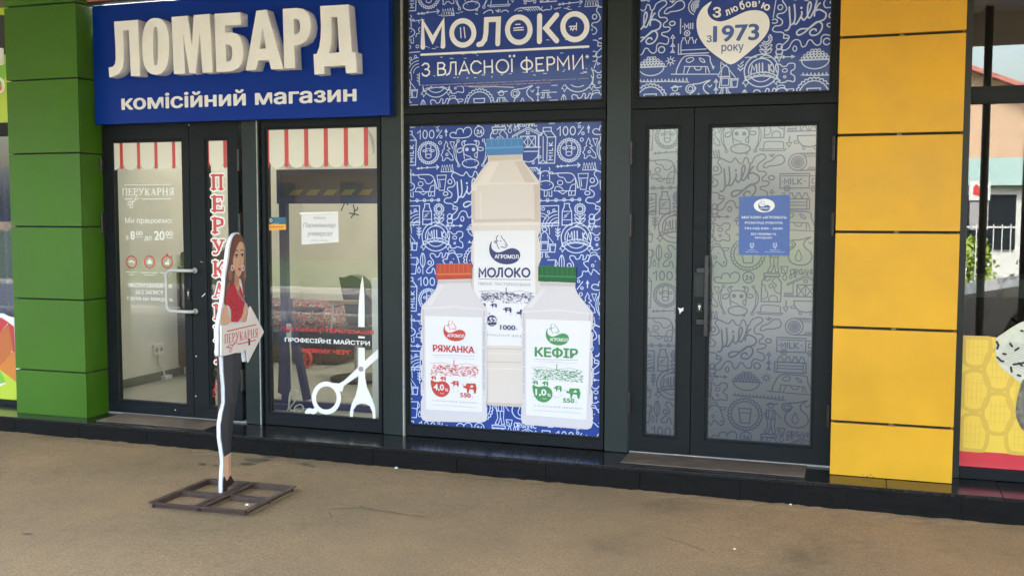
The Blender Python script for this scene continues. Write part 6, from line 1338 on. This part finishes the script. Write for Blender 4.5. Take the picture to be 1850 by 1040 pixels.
for p in ([(388, 700), (405, 690)], [(392, 712), (412, 700)], [(400, 680), (418, 668)]): b.stroke(TB, bx(Zg, p), .004, .0006+K_[0]*.0002, 'skin2')
tl = [(527, -10), (531, 120), (538, 200), (540, 300), (524, 370), (513, 440), (514, 520), (526, 600), (532, 640), (576, 612), (582, 500), (592, 400), (604, 310), (618, 240), (634, 130), (640, -10)]
pp(Z8, tl, 'trouser', False); pp(Z8, [(588, -10), (640, -10), (634, 130), (618, 240), (600, 290), (586, 260), (585, 120)], 'trouser2', False); pp(Z8, [(566, 300), (600, 295), (588, 420), (580, 520), (574, 612), (556, 620), (560, 450)], 'trouser2', False)
pp(Z8, [(532, 642), (576, 614), (573, 690), (574, 745), (566, 770), (548, 790), (540, 770), (530, 730)], 'skin', False); pp(Z8, [(558, 640), (574, 620), (572, 700), (572, 745), (562, 750)], 'skin2', False)
pp(Z8, [(526, 775), (531, 760), (548, 792), (572, 752), (597, 797), (552, 836), (545, 868), (525, 866)], 'shoe', False)
obj('figure_print', b, cut)
b = MB(); ar = bx(Zg, [(217, 752), (404, 724), (412, 700), (429, 612), (526, 795), (412, 1015), (402, 925), (240, 968), (217, 968)])
b.prism(TB, ar, .0125, .022, 'arrow', 'board'); ao = obj('arrow_panel', b, cut, bevel=.001)
b = MB(); (a0, z0), (a1, z1) = bx(Zg, [(238, 882), (480, 770)]); serif_word(b, TB, 'ПЕРУКАРНЯ', (a0, z0, a1, z1), .0226, 'red', gap=.1)
for p, q_ in (((255, 792), (468, 743)), ((335, 886), (465, 854)), ((250, 908), (272, 903))): b.stroke(TB, bx(Zg, [p, q_]), .006, .0226, 'red', cap=False)
s0 = bx(Zg, [(300, 892)])[0]; small_scissors(b, TB, s0[0], s0[1], .055, .0226, 'red', .5); s1 = bx(Zg, [(418, 868)])[0]; b.stroke(TB, [(s1[0], s1[1]-.02), (s1[0], s1[1]+.02)], .02, .0226, 'shoe', cap=False)
obj('arrow_lettering', b, ao)
g0 = gz(-3.55)+.003
cs = [(-3.86, -1.65), (-3.88, -1.09), (-3.255, -1.04), (-3.215, -1.635)]
cs = [onZ(x, y, g0+.03) for x, y in ((272, 907), (376, 864.5), (532, 877.5), (445, 922))]
def angle_bar(name, a, c, w_=.032, h_=.03, dz=0):
    d = Vector((c[0]-a[0], c[1]-a[1], 0)); d.normalize(); n = Vector((-d.y, d.x, 0)); A_, C_ = Vector((*a, g0+dz)), Vector((*c, g0+dz)); t_ = .004
    b = MB()
    for p0, p1, q0, q1 in ((-w_/2, -w_/2+t_, 0, h_), (-w_/2+t_+.0003, w_/2, h_-t_, h_)):
        vs = [A_+n*p0+Vector((0, 0, q0)), A_+n*p1+Vector((0, 0, q0)), A_+n*p1+Vector((0, 0, q1)), A_+n*p0+Vector((0, 0, q1))]; vs += [v+(C_-A_) for v in vs]
        b.add(vs, [(0, 1, 2, 3), (7, 6, 5, 4), (0, 4, 5, 1), (1, 5, 6, 2), (2, 6, 7, 3), (3, 7, 4, 0)], 'rust')
    return obj(name, b, cut)
lerp = lambda a, c, t_: (a[0]+(c[0]-a[0])*t_, a[1]+(c[1]-a[1])*t_)
angle_bar('base_bar', cs[3], cs[0]); angle_bar('base_bar', cs[2], cs[3], dz=.0006); angle_bar('base_bar', cs[1], cs[2]); angle_bar('base_bar', cs[0], cs[1], dz=.0006)
m0, m1 = lerp(cs[0], cs[3], .50), lerp(cs[1], cs[2], .50); e0, e1 = lerp(cs[0], cs[1], .5), lerp(cs[3], cs[2], .5)
dd = .019
angle_bar('base_bar', (m0[0]-dd, m0[1]), (m1[0]-dd, m1[1]), .03, .03, .0012); angle_bar('base_bar', (m1[0]+dd, m1[1]), (m0[0]+dd, m0[1]), .03, .03, .0012)
mid = lerp(m0, m1, .5); angle_bar('base_bar', e0, (mid[0]-.04, mid[1]), .03, .028, 0); angle_bar('base_bar', (mid[0]+.04, mid[1]), e1, .03, .028, 0)
b = MB(); b.box(XB-.03, XB-.005, fy0-.012, fy0+.04, g0, foot_z+.06, 'rust'); b.box(XB-.027, XB-.0245, fy0-.01, fy0+.05, g0, g0+1.1, 'rust'); obj('support_strut', b, cut)

# ------------------------------------------------------------------ door mats and litter
def mat_tile(pts, label):
    b = MB(); T = Pl('Z', ZP+.001); q_ = [onZ(*p, ZP+.008) for p in pts]; b.prism(T, q_, 0, .006, 'mat_tile'); return obj('door_mat', b, label=label, category='mat', bevel=.002)
xa, xb = -5.36, -4.42
b = MB(); b.box(xa, xb, -.32, -.02, ZP+.0015, ZP+.008, 'mat_tile'); obj('door_mat', b, label='long brown dusty mat at the foot of the hair salon door', category='mat', bevel=.002)
b = MB(); b.box(-1.40, -.30, -.31, -.02, ZP+.0015, ZP+.008, 'mat_tile'); obj('door_mat', b, label='brown dusty mat at the foot of the frosted dairy door', category='mat', bevel=.002)
rn_ = random.Random(9)
for px, py, s_, lab in ((735, 835.5, .015, 'crumpled white paper scrap against the black kerb below the milk poster'), (446, 921, .014, 'white scrap on the front corner of the iron base'), (1428, 908.5, .010, 'white pebble on the asphalt below the dairy door kerb'), (1327, 988.5, .009, 'white pebble on the asphalt in the right foreground')):
    zg = gz(-2 if px > 600 else -3.5)+.004
    x, y = onZ(px, py, zg)
    if px == 735: y = min(y, YK-.02)
    zg = gz(x)+(.004 if px != 446 else .036); b = MB(); k = 9; ring1 = [(x+s_*rn_.uniform(.7, 1.2)*math.cos(2*PI*i/k), y+s_*.8*rn_.uniform(.7, 1.2)*math.sin(2*PI*i/k)) for i in range(k)]
    vs = [(a, c, zg) for a, c in ring1]+[(x+(a-x)*.6, y+(c-y)*.6, zg+s_*.45*rn_.uniform(.7, 1.2)) for a, c in ring1]
    b.add(vs, [(i, (i+1) % k, k+(i+1) % k, k+i) for i in range(k)]+[tuple(range(k, 2*k))], 'paper'); obj('litter_scrap', b, label=lab, category='litter')

# silver car parked at the kerb, mirrored low in the right hand window
M['carpaint'] = mat('silver_car_paint', (.42, .43, .44), .28, metal=.5, coat=.8); M['tyre'] = mat('tyre_rubber', (.02, .02, .02), .8); M['lens'] = mat('clear_lens', (.6, .6, .6), .1, coat=1)
car = thing('parked_car', 'silver hatchback parked at the kerb, mirrored low in the right hand window', 'car')
cxl = onY(1738, 560, 9.2)[0]-.3; zg = gz(1)-.0; Yc = -7.85
def CP(pts): return [(cxl+u, zg+v) for u, v in pts]
def arch(cx): return [(cx+.36*math.cos(a), .32+.36*math.sin(a)) for a in [PI*(1-i/8) for i in range(9)]]
TC = Pl('Y', Yc)
b = MB(); b.prism(TC, CP([(.05, .32)]+[(0, .55), (.06, .78), (.85, .93), (1.1, .96), (3.4, .98), (3.95, .92), (4.05, .6), (4.0, .32)]+arch(3.2)[::-1]+[(2.8, .22), (1.2, .22)]+arch(.85)[::-1]), -1.6, 0, 'carpaint'); obj('body', b, car, bevel=.03)
b = MB(); b.prism(TC, CP([(1.1, .965), (1.65, 1.40), (1.9, 1.45), (3.1, 1.45), (3.45, 1.35), (3.85, .975)]), -1.5, -.1, 'carpaint'); obj('cabin', b, car, bevel=.03)
for q4 in ([(1.28, .99), (1.70, 1.36), (2.15, 1.39), (2.15, .99)], [(2.22, .99), (2.22, 1.39), (2.9, 1.39), (2.9, .99)], [(2.97, .99), (2.97, 1.39), (3.35, 1.32), (3.65, 1.0)]): b = MB(); b.prism(TC, CP(q4), -.105, -.094, 'darkglass'); obj('side_window', b, car)
for cx in (.85, 3.2):
    b = MB(); b.cyl((cxl+cx, Yc-.22, zg+.32), .32, .20, 'tyre', 'Y', 28); wh = obj('wheel', b, car); b = MB(); b.cyl((cxl+cx, Yc-.015, zg+.32), .20, .012, 'steel', 'Y', 20); obj('rim', b, wh)
    for k in range(5): a = k*1.2566; b = MB(); b.tube([(cxl+cx, Yc+.002, zg+.32), (cxl+cx+.19*math.cos(a), Yc+.002, zg+.32+.19*math.sin(a))], .018, 'darkmetal', 6); obj('spoke', b, wh)
b = MB(); b.box(cxl+2.33, cxl+2.5, Yc+.001, Yc+.018, zg+.84, zg+.87, 'black'); obj('door_handle', b, car); b = MB(); b.box(cxl+2.19, cxl+2.20, Yc+.0005, Yc+.003, zg+.3, zg+.96, 'black'); obj('door_gap', b, car)
b = MB(); b.prism(TC, CP([(.02, .62), (.06, .76), (.40, .80), (.36, .66)]), -.02, .006, 'lens'); obj('headlight', b, car)
